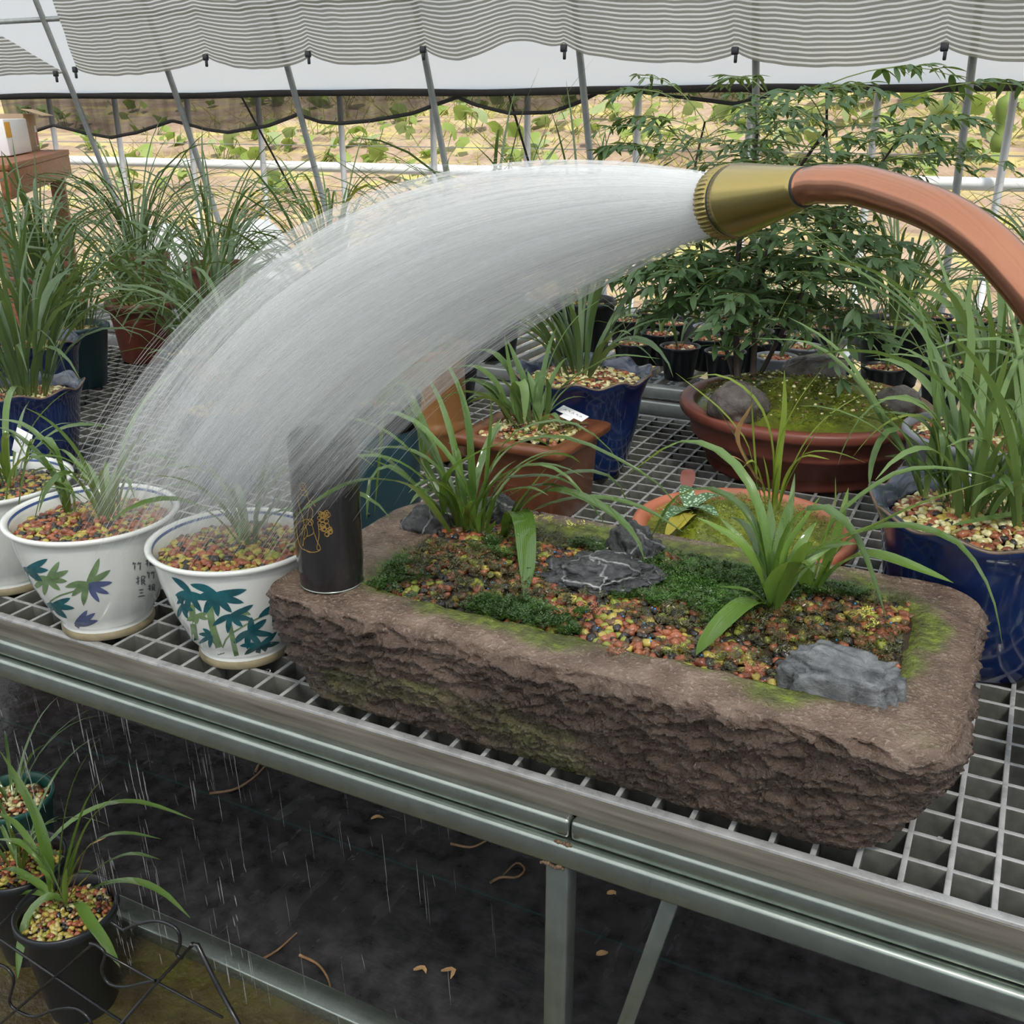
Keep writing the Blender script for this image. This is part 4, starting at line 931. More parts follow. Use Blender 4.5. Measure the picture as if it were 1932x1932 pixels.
# plants in these pots
LM, LD = M['leaf_mid'], M['leaf_dull']
for tt, cc, H, sd, n in ((pa, cA, .150, 1, 16), (pb, cB, .156, 2, 20), (pc, cC, .154, 3, 16)):
    clump(tt, (cc[0] + .005, cc[1] + .02, BT + H * .86), n, (.10, .24), 9, M['leaf_wet'], .018, (60, 86), (40, 120), None, 40 + sd)
for pts in ([(130, 990), (105, 900), (60, 860), (20, 900), (8, 1010)], [(130, 985), (90, 880), (30, 820), (-10, 805)], [(135, 985), (115, 880), (85, 835), (40, 800), (-20, 790)], [(140, 990), (120, 900), (100, 840), (60, 835), (30, 985)],
            [(150, 990), (130, 920), (90, 910), (60, 1000)], [(455, 1020), (440, 990), (410, 960)]): trace(pb if pts[0][0] < 300 else pa, .84, 10, -.03, pts, M['leaf_wet'])
# white name tag
def name_tag(px, py, Y, w_, h_, tilt, label, rz=0):
    p = ony(px, py, Y); t = empty('name_tag', p, label, 'tag')
    mb = MB(); V, F = boxVF((0, 0, 0), (w_, .0008, h_), .0003); mb.add(V, F); V, F = boxVF((0, 0, -h_ * .75), (w_ * .4, .0008, h_ * .6), .0003); mb.add(V, F); pl = mb.build('plate', M['tag_white'], t)
    for k in range(5):
        x0 = -w_ * .32 + k * w_ * .15; V, F = tubeVF([(x0, -.0008, -.002 + .003 * (k % 2)), (x0 + .002, -.0008, .003), (x0 + .004, -.0008, -.002)], .0004, 4); mesh('handwriting', V, F, M['ink'], pl)
    t.rotation_euler = (tilt, .25, rz); return t
name_tag(42, 835, .90, .030, .034, -.25, 'white handwritten plant tag stuck in the pot at the left picture edge')

# ================================================================== black cylinder vase
vb = onz(630, 1106, TZ + .001); vb = np.array([vb[0] - .010, vb[1] + .010, TZ + .0015])
tv_ = empty('black_vase', vb, 'tall black cylinder vase with gold figure drawing on the trough corner', 'vase')
RV, HV = .0365, .172
V, F = lathe([(.0005, 0), (RV * .93, 0), (RV * .95, .003), (RV * .955, .010), (RV, .03), (RV * 1.0, HV * .6), (RV * 1.0, HV - .002), (RV * .97, HV), (RV * .93, HV - .001), (RV * .90, HV - .02), (RV * .88, .03)], 56); vbod = mesh('body', V, F, M['vase'], tv_)
V, F = lathe([(RV * .90, .0002), (RV * .965, .0004), (RV * .97, .0014), (RV * .95, .002)], 56); mesh('foot_ring', V, F, M['galv'], tv_)
gravel(tv_, disc_pts(RV * .86, .007, HV - .024, 71, .002), (.003, .005), [0, 1, 5, 4], 0, 71)
def vase_pt(x, y):
    d = ray(x, y); d /= np.linalg.norm(d)
    for t in np.arange(.85, 1.4, .0004):
        p = CAM + d * t - vb
        if math.hypot(p[0], p[1]) < RV + .0002 and 0 < p[2] < HV:
            a = math.atan2(p[1], p[0]); return np.array([(RV + .0003) * math.cos(a), (RV + .0003) * math.sin(a), p[2]])
    return None
def gold(pts, closed=False, r=.0004):
    P = [vase_pt(*q) for q in pts]
    if any(p is None for p in P): return
    V, F = tubeVF(spline(P, max(6, len(P) * 3)), r, 4); mesh('gold_drawing', V, F, M['gold'], vbod)
def gcirc(x, y, rx, ry): gold([(x + rx * math.cos(a), y + ry * math.sin(a)) for a in np.linspace(0, 2 * PI, 9)])
for i in range(11): gcirc(604 + 6 * (i % 3) + R_.uniform(-2, 2), 968 + 3.4 * i * .9, R_.uniform(3, 5), R_.uniform(3, 5))
for i in range(9): gcirc(616 + R_.uniform(-8, 9), 1000 + R_.uniform(-9, 10), R_.uniform(3, 5), R_.uniform(3, 5))
for i in range(5): gcirc(607 + 3 * i, 975 + R_.uniform(-8, 2), 4, 5)
gold([(600, 985), (602, 1010), (598, 1035), (604, 1038)]); gold([(592, 1002), (598, 1020), (605, 1036), (590, 1042), (572, 1036)]); gold([(570, 915), (578, 930), (584, 950), (580, 975), (575, 1005), (572, 1030)])
gold([(568, 920), (562, 935), (566, 960), (574, 985), (570, 1010)]); gcirc(571, 918, 6, 7); gcirc(574, 930, 7, 5); gold([(578, 950), (590, 962), (588, 985), (592, 1005), (580, 1012)]); gold([(566, 985), (580, 980), (590, 990)])
gold([(576, 960), (586, 945), (595, 955)]); gold([(569, 1000), (576, 990), (580, 1008), (574, 1018)]); gcirc(586, 985, 5, 6); gold([(562, 960), (560, 990), (566, 1030), (585, 1043)])

# ================================================================== other pots
def scal(nl, amp, zamp, z0, H):
    def f(a, r, z, i):
        k = max(0, (z - z0) / (H - z0)); wv = np.cos(nl * a); return 1 + amp * k ** 2 * wv, zamp * k ** 3 * wv
    return f
def round_pot(c, R, H, mat, label, kind='plain', rim=None, pal=PAL_DRY, cat='potted orchid', name='potted_orchid', taper=.7, pitch=.0085, indiv=0, seed=0, lobes=9, cheap=True, fill=.86, grav=True, group=None, base=BT, seg=64):
    t = empty(name, (c[0], c[1], base), label, cat, group)
    if kind == 'scallop':
        prof = [(R * taper * .85, 0), (R * taper * .9, .004), (R * taper, H * .15), (R * (taper + .12), H * .5), (R * .88, H * .80), (R * .95, H * .93), (R, H * .985), (R * .985, H), (R * .93, H * .985), (R * .86, H * .94), (R * .83, H * .86), (R * .80, H * .7)]
        V, F = lathe(prof, seg, scal(lobes, .030, .0055, H * .3, H)); p = mesh('pot', V, F, [mat], t)
        V, F = lathe([(R * .998, H * .985), (R * 1.003, H * .993), (R * .99, H * 1.004), (R * .975, H * 1.0)], seg, scal(lobes, .030, .0055, H * .3, H)); mesh('rim_edge', V, F, M['rim_brown'], p)
        V, F = lathe([(R * .982, H * 1.004), (R * .93, H * .992), (R * .858, H * .947), (R * .826, H * .87)], seg, scal(lobes, .030, .0055, H * .3, H)); mesh('inner_lip', V, F, M['blue_rim'], p)
        gr_ = R * .835
    elif kind == 'lip':
        prof = [(R * taper * .95, 0), (R * taper, .004), (R * .88, H * .84), (R * .885, H * .85), (R, H * .86), (R * 1.01, H * .98), (R * .99, H), (R * .93, H), (R * .90, H * .95), (R * .86, H * .7)]
        V, F = lathe(prof, seg); p = mesh('pot', V, F, mat, t); gr_ = R * .88
    elif kind == 'cyl':
        prof = [(R * .88, 0), (R * .9, .003), (R * .93, H * .74), (R * .94, H * .80)]; V, F = lathe(prof, seg); p = mesh('pot', V, F, mat, t)
        V, F = lathe([(R * .935, H * .80), (R * .96, H * .78), (R, H * .97), (R * 1.0, H), (R * .94, H), (R * .90, H * .93), (R * .86, H * .7)], seg); mesh('rim', V, F, rim or mat, p); gr_ = R * .89
        for aa in (-1.75, -1.35):
            for zz in (.18, .32):
                V, F = lathe([(.0035, 0), (.0035, .002), (.0002, .002)], 12); V = V @ np.array([[0, 0, 1], [0, 1, 0], [-1, 0, 0]]).T; ca, sa = math.cos(aa), math.sin(aa); V = V @ np.array([[ca, -sa, 0], [sa, ca, 0], [0, 0, 1]]).T
                mesh('drain_hole', V + np.array([(R * .915) * ca, (R * .915) * sa, H * zz]), F, M['rubber'], p)
    elif kind == 'tan':
        prof = [(R * .92, 0), (R * .95, .004), (R * .90, H * .22), (R * .97, H * .25), (R * .99, H * .29), (R * .92, H * .33), (R * .90, H * .36), (R * .86, H * .8), (R, H * .98), (R * .97, H), (R * .9, H * .97), (R * .82, H * .8)]
        V, F = lathe(prof, seg); p = mesh('pot', V, F, mat, t); gr_ = R * .86
    else:
        prof = [(R * taper * .95, 0), (R * taper, .004), (R * .93, H * .9), (R, H * .93), (R, H * .99), (R * .97, H), (R * .92, H * .99), (R * .89, H * .9), (R * .84, H * .7)]
        V, F = lathe(prof, seg); p = mesh('pot', V, F, mat, t); gr_ = R * .89
    soil_disc(t, gr_ * .99, H * fill - .003)
    if grav: gravel(t, disc_pts(gr_ * .985, pitch, H * fill, seed, .008), (pitch * .50, pitch * .80), pal, indiv, seed, cheap=cheap)
    return t
# big cobalt pot at the right
pd = round_pot((.005, 1.262), .142, .190, M['blue'], 'large scalloped cobalt blue pot behind the right end of the trough', 'scallop', pal=PAL_DRY, pitch=.0078, indiv=120, seed=51, lobes=10, cheap=False, seg=120, fill=.88)
YD = 1.27
for wmm, dy, mt, pts in (
    (13, .02, LM, [(1736, 935), (1712, 870), (1685, 817), (1641, 745), (1594, 676), (1540, 629), (1486, 598)]), (11, .04, LM, [(1742, 935), (1700, 850), (1667, 803), (1623, 727), (1576, 680), (1522, 647), (1420, 638)]),
    (11, -.03, LM, [(1790, 935), (1787, 870), (1778, 810), (1754, 774), (1718, 752), (1678, 752), (1631, 781), (1598, 832), (1580, 880)]),
    (10, -.02, M['leaf_yellow'], [(1780, 940), (1772, 860), (1760, 800), (1739, 787), (1696, 788), (1649, 817), (1609, 862)]),
    (14, -.05, LM, [(1738, 938), (1722, 860), (1700, 815), (1681, 812), (1660, 835), (1645, 875), (1640, 918)]),
    (13, .03, LM, [(1775, 940), (1770, 860), (1764, 760), (1752, 660), (1733, 568)]), (13, .04, LM, [(1800, 945), (1812, 860), (1822, 740), (1832, 640), (1826, 560), (1842, 505)]),
    (12, .03, LM, [(1850, 950), (1858, 860), (1850, 790), (1830, 727), (1794, 694), (1739, 676), (1685, 669), (1631, 673)]), (10, .02, LM, [(1790, 940), (1770, 850), (1745, 800), (1690, 780), (1620, 782)]),
    (12, -.03, LM, [(1800, 945), (1786, 880), (1780, 830), (1779, 815), (1778, 880)]), (9, -.10, LM, [(1925, 955), (1935, 990), (1884, 1008), (1812, 1024), (1757, 1056)]), (9, -.1, LM, [(1945, 945), (1925, 968), (1860, 980), (1794, 992)]),
    (13, .0, LM, [(1860, 950), (1890, 880), (1930, 830), (1985, 790)]), (12, .0, LM, [(1870, 950), (1890, 870), (1905, 800), (1932, 730)]), (12, .0, LM, [(1830, 950), (1840, 880), (1870, 810), (1932, 760)]),
    (9, -.14, LM, [(1905, 955), (1950, 1060), (1932, 1128), (1880, 1160), (1845, 1195)]), (11, .02, LM, [(1745, 940), (1755, 870), (1768, 780), (1772, 700)])):
    trace(pd, YD, wmm, dy, pts, mt)
clump(pd, (-.02, 1.275, BT + .165), 34, (.10, .30), 11, LM, .04, (60, 88), (20, 100), None, 77)
clump(pd, (.05, 1.28, BT + .165), 50, (.08, .36), 11, LM, .05, (55, 88), (20, 110), None, 78)
# cobalt pot in the middle
pe = round_pot((-.705, 1.685), .126, .188, M['blue'], 'scalloped cobalt blue pot behind the square brown pot', 'scallop', pitch=.0085, indiv=60, seed=52, lobes=10, cheap=False, seg=100, fill=.9)
clump(pe, (-.715, 1.70, BT + .17), 46, (.16, .36), 11, LD, .045, (55, 88), (30, 125), None, 79)
# square brown pot with orchid
F0 = np.array([-.698, 1.462]); ang = -.03
def sq_ring(h, z, rc=.012, n=5):
    P = []
    for sx, sy, a0 in ((1, 1, 0), (-1, 1, PI / 2), (-1, -1, PI), (1, -1, 1.5 * PI)):
        for a in np.linspace(a0, a0 + PI / 2, n): P.append((sx * (h - rc) + rc * math.cos(a), sy * (h - rc) + rc * math.sin(a), z))
    return np.array(P)
pf = empty('potted_orchid', (F0[0], F0[1], BT), 'square brown glazed pot with a white tag, behind the stone trough', 'potted orchid', rz=0)
ca, sa = math.cos(ang), math.sin(ang); Rq = np.array([[ca, -sa, 0], [sa, ca, 0], [0, 0, 1]])
rows = [sq_ring(h * .93, z * .92) for h, z in ((.082, 0), (.084, .003), (.090, .125), (.0905, .132), (.106, .134), (.108, .138), (.108, .147), (.105, .150), (.080, .150), (.076, .146), (.074, .11))]
V = np.concatenate(rows) @ Rq.T; sqp = mesh('pot', V, gridF(len(rows), 20, False, True)[:, ::-1], M['brown_glaze'], pf)
bm = bmesh.new(); 
for i in range(9):                                            # pressed flower on the side
    a = 2 * PI * i / 9; V, F = tubeVF(np.array([(.006 * math.cos(a), 0, .006 * math.sin(a)), (.022 * math.cos(a), 0, .022 * math.sin(a))]) + np.array([-.01, -.0815, .064]), .0006, 4); mesh('pressed_flower', V @ Rq.T, F, M['purple_clay'], sqp)
bm.free(); soil_disc(pf, .066, .128)
r = np.random.RandomState(4); P = r.uniform(-.068, .068, (330, 2)); P = np.concatenate([P, 0.131 + .008 * (1 - (P ** 2).sum(1) / .011)[:, None]], 1) @ Rq.T
gravel(pf, P, (.004, .006), PAL_DRY, 60, 53)
P = r.uniform(-.067, .067, (300, 2)); P = P[(P[:, 0] > -.02)]; P = np.concatenate([P, np.full((len(P), 1), .139)], 1) @ Rq.T; moss('moss', pf, P, (.008, .016), M['moss_soil'], 5)
YF = 1.46
for wmm, dy, mt, pts in (
    (17, .0, LM, [(978, 800), (970, 740), (958, 680), (951, 628)]), (13, .03, LM, [(985, 800), (972, 725), (948, 682), (919, 662), (883, 669), (856, 702)]), (14, .03, LM, [(1022, 795), (1000, 745), (975, 685), (957, 640)]),
    (18, -.03, LM, [(982, 800), (972, 745), (980, 720), (990, 740), (990, 798)]), (12, .02, LM, [(1030, 790), (1045, 750), (1075, 720), (1110, 697), (1162, 672), (1246, 677)]), (11, .04, LM, [(1027, 790), (1032, 709), (1053, 651), (1090, 598), (1140, 560)]),
    (15, -.02, LM, [(1028, 790), (1034, 735), (1026, 712), (1012, 730), (1006, 765)]), (13, .01, LM, [(965, 798), (940, 730), (900, 694), (861, 694), (835, 700)]), (10, .0, LM, [(960, 800), (930, 745), (890, 715), (860, 730)]),
    (15, .02, LM, [(1015, 795), (1008, 740), (995, 700)]), (15, .01, LM, [(1032, 790), (1050, 745), (1080, 712), (1100, 700)]), (14, -.02, LM, [(970, 800), (948, 775), (945, 740)])): trace(pf, YF, wmm, dy, pts, mt)
clump(pf, (-.70, 1.47, BT + .128), 12, (.10, .21), 15, LM, .03, (50, 86), (30, 110), None, 993)
tg = name_tag(1080, 780, 1.495, .050, .024, -1.45, 'white tag lying flat on the square brown pot', -.1)
# tan pot, teal pot
pg = round_pot((-1.0, 1.645), .072, .215, M['tan_glaze'], 'tall tan glazed pot with a ridged foot behind the teal pot', 'tan', seed=54, taper=.9)
clump(pg, (-1.0, 1.645, BT + .18), 22, (.15, .32), 9, LD, .03, (55, 88), (40, 120), None, 81)
ph = round_pot((-.882, 1.285), .068, .215, M['teal_glaze'], 'teal cylinder pot with a wide black rim beside the black vase', 'cyl', rim=M['black_plastic'], seed=55, taper=.9, indiv=40, cheap=False)
clump(ph, (-.89, 1.285, BT + .185), 18, (.14, .28), 8, LM, .03, (55, 85), (40, 120), None, 82)
# oval purple clay bonsai pot with nandina, cobbles and moss
pi_ = empty('potted_nandina', (-.345, 1.905, BT), 'wide shallow red clay pot with nandina bush, moss and cobbles', 'potted shrub')
RI = .232
V, F = lathe([(RI * .74, 0), (RI * .76, .006), (RI * .76, .022), (RI * .80, .028), (RI * .87, .06), (RI * .90, .064), (RI * .905, .070), (RI * .90, .074), (RI * .93, .098), (RI * .99, .103), (RI * 1.0, .108), (RI * 1.0, .118), (RI * .985, .122), (RI * .90, .122), (RI * .88, .116), (RI * .86, .09)], 90)
V[:, 0] *= 1.0; mesh('pot', V, F, M['purple_clay'], pi_)
g = np.linspace(-1, 1, 60); X, Y = np.meshgrid(g, g, indexing='ij'); rr = np.sqrt(X ** 2 + Y ** 2); sc_ = np.where(rr > 1, 1 / np.maximum(rr, 1e-6), 1); X = X * sc_; Y = Y * sc_
Z = .108 + .045 * np.clip(1 - (X ** 2 + Y ** 2), 0, 1) * (.5 + fbm(np.stack([X * 4, Y * 4, X * 0], -1), 3)); mesh('mossy_soil', np.stack([X * RI * .875, Y * RI * .875, Z], -1).reshape(-1, 3), gridF(60, 60), M['moss_soil'], pi_)
r = np.random.RandomState(6); P = disc_pts(RI * .84, .0075, .125, 6, .03); moss('moss', pi_, P, (.008, .018), M['moss_soil'], 7, 5)
gravel(pi_, disc_pts(RI * .8, .022, .132, 9, .03), (.002, .004), [6, 6, 7, 4, 5], 0, 9, cheap=True)
def cob(px, py, z, s, sd): 
    p = onz(px, py, z); rock('cobble', (p[0] + .345, p[1] - 1.905, z - BT - .012), s, .3 * sd, M['rock_brown'], None, sd, .7, .22, 4, pi_)
cob(1392, 780, .775, (.055, .045, .040), 2); cob(1535, 715, .785, (.070, .05, .035), 3); cob(1690, 770, .775, (.05, .04, .03), 5)
# nandina stems and leaves
def leaflet():
    n = 6; P = np.stack([np.zeros(n), np.linspace(0, 1, n), -.10 * np.linspace(0, 1, n) ** 2], -1); w_ = .155 * np.sin(np.linspace(.12, 1, n) * PI) ** .9; w_[-1] = .004
    V = np.zeros((n, 3, 3)); V[:, 0] = P + np.stack([-w_, 0 * w_, .25 * w_], -1); V[:, 1] = P; V[:, 2] = P + np.stack([w_, 0 * w_, .25 * w_], -1); uv = np.zeros((n, 3, 2)); uv[:, :, 0] = [0, .5, 1]; uv[:, :, 1] = .3 + .7 * np.linspace(0, 1, n)[:, None]
    return V.reshape(-1, 3), gridF(n, 3), uv.reshape(-1, 2)
LV, LFc, LUV = leaflet(); NLM = data('leaf', LV, LFc, M['nandina'], True, LUV)
nb = np.array(pi_.location); leaves = []
def rachis(p0, a, e, L, sd, size):
    r = random.Random(sd); n = 7; P = [p0]; p = p0.copy()
    for k in range(n - 1):
        ee = e - .9 * (k / n) ** 1.2; p = p + L / (n - 1) * np.array([math.cos(ee) * math.cos(a), math.cos(ee) * math.sin(a), math.sin(ee)]); P.append(p.copy())
    V, F = tubeVF(P, np.linspace(.0012, .0006, n), 5, False); 
    for k in range(2, n):
        for sgn in ((-1, 1) if k < n - 1 else (-1, 0, 1)):
            b = a + sgn * r.uniform(.6, 1.1); bl = L * .22 * (1.2 - k / n) if k < n - 1 else 0; q = P[k] + bl * np.array([math.cos(b), math.sin(b), .1])
            if bl > .012:
                v2, f2 = tubeVF([P[k], q], .0006, 4, False); stalks.add(v2 - nb, f2)
                for s2 in (-.9, 0, .9): leaves.append((q, b + s2 + r.uniform(-.25, .25), r.uniform(-.75, .1), r.uniform(.8, 1.15) * size, r.uniform(-.5, .5)))
            else: leaves.append((q, b, r.uniform(-.7, .1), r.uniform(.85, 1.2) * size, r.uniform(-.5, .5)))
    stalks.add(V - nb, F)
stalks = MB(); stems = []
M['stem'] = simple('dark_bark', (.035, .022, .016), .6, 0, .3, 60, .3)
def stem(pts, r0):
    P = spline(pts, 14); V, F = tubeVF(P - nb, np.linspace(r0, r0 * .4, 14), 7); mesh('stem', V, F, M['stem'], pi_); return P
def NB(px, py, Y): return ony(px, py, Y)
stems.append(stem([NB(1392, 715, 1.99), NB(1388, 560, 1.99), NB(1400, 420, 2.0), NB(1420, 320, 2.0), NB(1430, 235, 2.0)], .0075))
stems.append(stem([NB(1420, 715, 1.97), NB(1430, 560, 1.96), NB(1460, 430, 1.95), NB(1500, 330, 1.95), NB(1560, 245, 1.93)], .0065))
stems.append(stem([NB(1385, 715, 2.0), NB(1350, 580, 2.02), NB(1320, 450, 2.02), NB(1310, 330, 2.02), NB(1330, 230, 2.03)], .005))
stems.append(stem([NB(1430, 715, 2.0), NB(1500, 580, 2.02), NB(1560, 450, 2.04), NB(1640, 340, 2.05), NB(1690, 270, 2.05)], .005))
sd = 500
for si, P in enumerate(stems):
    for k in range(4, 14):
        for j in range(3 if k > 9 else 4 if k < 8 else 2):
            sd += 1; rr_ = random.Random(sd); a = rr_.uniform(0, 2 * PI); up = .35 if k > 9 else .15
            rachis(P[k].copy(), a, rr_.uniform(up - .3, up + .35), rr_.uniform(.14, .28), sd, rr_.uniform(.022, .031) if k > 8 else rr_.uniform(.032, .046))
for (px_, py_, Y_, a, L_) in ((1330, 250, 2.0, 2.9, .20), (1300, 300, 2.0, 3.2, .18), (1280, 190, 2.02, 2.8, .16), (1640, 250, 1.95, -.4, .20), (1700, 190, 2.0, .2, .22), (1560, 160, 1.95, .5, .22), (1500, 190, 1.95, 1.2, .2), (1440, 170, 2, 2.2, .2), (1660, 280, 1.9, -.9, .16),
                              (1420, 560, 1.85, -1.7, .10), (1350, 520, 1.88, -2.2, .12), (1290, 520, 1.9, 2.8, .14), (1480, 520, 1.85, -1.0, .12), (1560, 500, 1.9, -.3, .15), (1250, 540, 1.95, 3.3, .12)):
    sd += 1; rachis(NB(px_, py_, Y_), a, .35, L_, sd, .036)
stalks.build('leaf_stalks', M['nandina'], pi_)
order = list(range(len(leaves))); R_.shuffle(order)
SV = []; SF = []; SU = []; k = 0
for idx, i in enumerate(order):
    q, a, e, s, tw = leaves[i]; Mx = Matrix.Translation(Vector(q - nb)) @ Matrix.Rotation(a - PI / 2, 4, 'Z') @ Matrix.Rotation(e, 4, 'X') @ Matrix.Rotation(tw, 4, 'Y') @ Matrix.Diagonal((s, s, s, 1))
    if idx < 300:
        o = link('leaf', NLM, pi_); o.matrix_local = Mx
    else:
        m = np.array(Mx); SV.append(LV @ m[:3, :3].T + m[:3, 3]); SF.append(LFc + k); SU.append(LUV); k += len(LV)
if SV: o = mesh('foliage', np.concatenate(SV), np.concatenate(SF), M['nandina'], pi_, True, np.concatenate(SU)); o['kind'] = 'stuff'
# terracotta dish with moss, orchid and spotted leaves
pj = empty('potted_orchid', (-.300, 1.298, BT), 'shallow orange dish of bright moss with yellow-green orchid', 'potted orchid')
RJ = .152
V, F = lathe([(RJ * .7, 0), (RJ * .72, .004), (RJ * .93, .075), (RJ * .98, .083), (RJ * 1.0, .090), (RJ * .99, .097), (RJ * .94, .100), (RJ * .88, .095), (RJ * .85, .08)], 80); mesh('pot', V, F, M['orange_clay'], pj)
X2 = X * RJ * .865; Y2 = Y * RJ * .865; Z2 = .086 + .022 * np.clip(1 - (X ** 2 + Y ** 2), 0, 1) * (.5 + fbm(np.stack([X * 3 + 4, Y * 3, X * 0], -1), 3)); mesh('moss_mound', np.stack([X2, Y2, Z2], -1).reshape(-1, 3), gridF(60, 60), M['moss_yellow'], pj)
moss('moss', pj, disc_pts(RJ * .85, .0052, .094, 16, .018), (.006, .013), M['moss_yellow'], 8, 5)
LY = M['leaf_yellow']; YJ = 1.31
for wmm, dy, mt, pts in (
    (9, -.03, LY, [(1432, 962), (1425, 900), (1410, 840), (1388, 807), (1352, 767), (1275, 704)]), (10, .0, LY, [(1457, 962), (1458, 860), (1446, 796), (1420, 749), (1377, 716), (1337, 707), (1296, 715)]), (11, .0, LY, [(1430, 962), (1424, 880), (1419, 803), (1417, 722)]),
    (10, .02, LY, [(1462, 962), (1468, 870), (1479, 781), (1480, 698)]), (6, .02, LY, [(1455, 962), (1460, 900), (1471, 832), (1507, 756), (1556, 690)]), (9, .02, LY, [(1470, 962), (1486, 905), (1522, 832), (1569, 781), (1632, 741)]),
    (11, -.02, LY, [(1470, 962), (1482, 910), (1500, 875), (1522, 861), (1565, 867)]), (6, .0, LY, [(1466, 962), (1490, 890), (1522, 856), (1576, 854), (1632, 873)]), (11, .0, LY, [(1468, 962), (1490, 905), (1529, 835), (1552, 800)]),
    (8, -.04, M['tan_leaf'], [(1440, 930), (1391, 832), (1413, 774), (1420, 760)]), (10, -.04, M['tan_leaf'], [(1450, 930), (1415, 885), (1395, 868), (1370, 857)]), (10, -.02, LY, [(1445, 962), (1436, 910), (1420, 870), (1395, 890)]), (10, -.02, LM, [(1440, 962), (1426, 905), (1400, 850), (1370, 795), (1352, 770)]),
    (12, .0, LY, [(1450, 962), (1448, 910), (1440, 860)]), (12, .0, LY, [(1460, 962), (1466, 910), (1472, 870)])): trace(pj, YJ, wmm, dy, pts, mt)
# spotted round leaves
t = NT('spotted_leaf'); vo = t.n('ShaderNodeTexVoronoi', {'Vector': t.coord(), 'Scale': 210.0}).outputs['Distance']
M['spotted'] = t.done(t.pbr(t.mix(t.ramp(vo, [(.28, (1, 1, 1)), (.42, (0, 0, 0))]), (.05, .11, .04), (.36, .50, .34)), .4))
for (a0, b0, w_, mt) in (((1300, 960), (1245, 985), 30, 'spotted'), ((1300, 960), (1360, 935), 26, 'spotted'), ((1300, 960), (1290, 915), 24, 'spotted'), ((1300, 960), (1355, 975), 26, 'spotted'), ((1300, 965), (1255, 1015), 22, 'leaf_gold'), ((1295, 925), (1300, 885), 24, 'purple_clay'), ((1310, 970), (1280, 1000), 18, 'leaf_gold')):
    A_ = onz(*a0, .755); B_ = onz(*b0, .768); add_leaf(pj, [A_, (A_ + B_) / 2 + np.array([0, 0, .008]), B_], w_ / 1000., M[mt], 8, keel=.15)
# grey pot behind at the right, further pots
pk = round_pot((-.03, 1.66), .118, .172, M['grey_plastic'], 'grey lipped pot of mixed gravel behind the large cobalt pot', 'plain', pitch=.009, seed=56, taper=.75, cheap=False, fill=.93)
clump(pk, (-.02, 1.68, BT + .155), 60, (.20, .46), 12, LM, .05, (60, 89), (20, 110), None, 83)
# ---------------------------------------------------------------- potted orchids further back
def far(c, R, H, mat, label, n, L, seed, kind='plain', mat2=None, wmm=9, base=BT, pal=PAL_DRY, gold=0, bend=(35, 120), rad=.04, el=(58, 88), pitch=.010, **kw):
    t = round_pot(c, R, H, mat, label, kind, seed=seed, pitch=pitch, pal=pal, base=base, seg=72, **kw)
    clump(t, (c[0], c[1], base + H * .86), n, L, wmm, mat2 or LD, rad, el, bend, None, seed + 300, gold, M['leaf_gold'], 9)
    return t
far((-1.60, 1.215), .100, .165, M['blue'], 'dark blue scalloped pot of dense orchids above the left white pot', 70, (.25, .48), 61, 'scallop', rad=.05, lobes=8)
far((-1.93, 1.50), .105, .165, M['blue'], 'dark blue scalloped pot half hidden behind another at the left', 60, (.28, .50), 62, 'scallop', rad=.05, lobes=8)
far((-2.42, 1.95), .095, .22, M['purple_clay'], 'red clay pot of grassy orchids under the wooden table', 70, (.25, .46), 63, 'lip', rad=.05)
far((-1.66, 1.72), .085, .13, M['teal_glaze'], 'low teal pot of orchids left of the water spray', 70, (.22, .42), 64, 'plain', rad=.05)
far((-1.46, 1.95), .09, .16, M['purple_clay'], 'red clay pot with dense arching orchids behind the spray arc', 70, (.22, .46), 65, 'lip', rad=.05)
far((-1.40, 1.55), .085, .15, M['purple_clay'], 'red clay pot of orchids hidden behind the water curtain', 40, (.18, .34), 66, 'lip', rad=.04)
far((-1.22, 1.30), .085, .16, M['blue'], 'blue pot of dry gravel seen dimly through the water', 24, (.12, .26), 67, 'scallop', rad=.03, lobes=8)
far((-2.35, 1.55), .10, .17, M['black_plastic'], 'black pot with tall orchids at the far left of the bench', 60, (.28, .5), 68, 'plain', rad=.05)
far((-1.88, 2.52), .10, .18, M['purple_clay'], 'pot with yellowing orchid leaves in front of the table leg', 46, (.32, .56), 69, 'lip', M['leaf_mid'], gold=.3, rad=.05)
far((-2.75, 2.62), .10, .18, M['purple_clay'], 'dark red pot of tall orchids on the second bench by the table', 60, (.35, .55), 70, 'lip', rad=.05)
far((-1.55, 2.60), .10, .18, M['black_plastic'], 'black pot of wide orchids on the second bench left of centre', 64, (.30, .52), 71, 'plain', rad=.05)
far((-1.30, 2.46), .09, .17, M['black_plastic'], 'black pot with few tall stiff orchid leaves above the spray', 22, (.45, .68), 72, 'plain', rad=.04, el=(60, 88), bend=(15, 90), wmm=12)
far((-1.05, 2.50), .09, .17, M['black_plastic'], 'black pot of long orchid leaves right of the stiff-leaved one', 26, (.40, .62), 73, 'plain', rad=.04, el=(55, 86), bend=(20, 95), wmm=11)
far((-.28, 2.62), .09, .16, M['black_plastic'], 'black pot of upright orchids on the second bench behind the copper pipe', 40, (.30, .48), 74, 'plain', rad=.04)
far((.10, 2.20 + .25), .09, .16, M['black_plastic'], 'black pot of broad orchids on the second bench at the right edge', 50, (.30, .50), 75, 'plain', rad=.05, wmm=12)
far((.16, 1.62), .085, .16, M['black_plastic'], 'dark pot of tall orchids at the right picture edge behind the cobalt pot', 54, (.28, .50), 76, 'plain', LM, rad=.05, wmm=12)
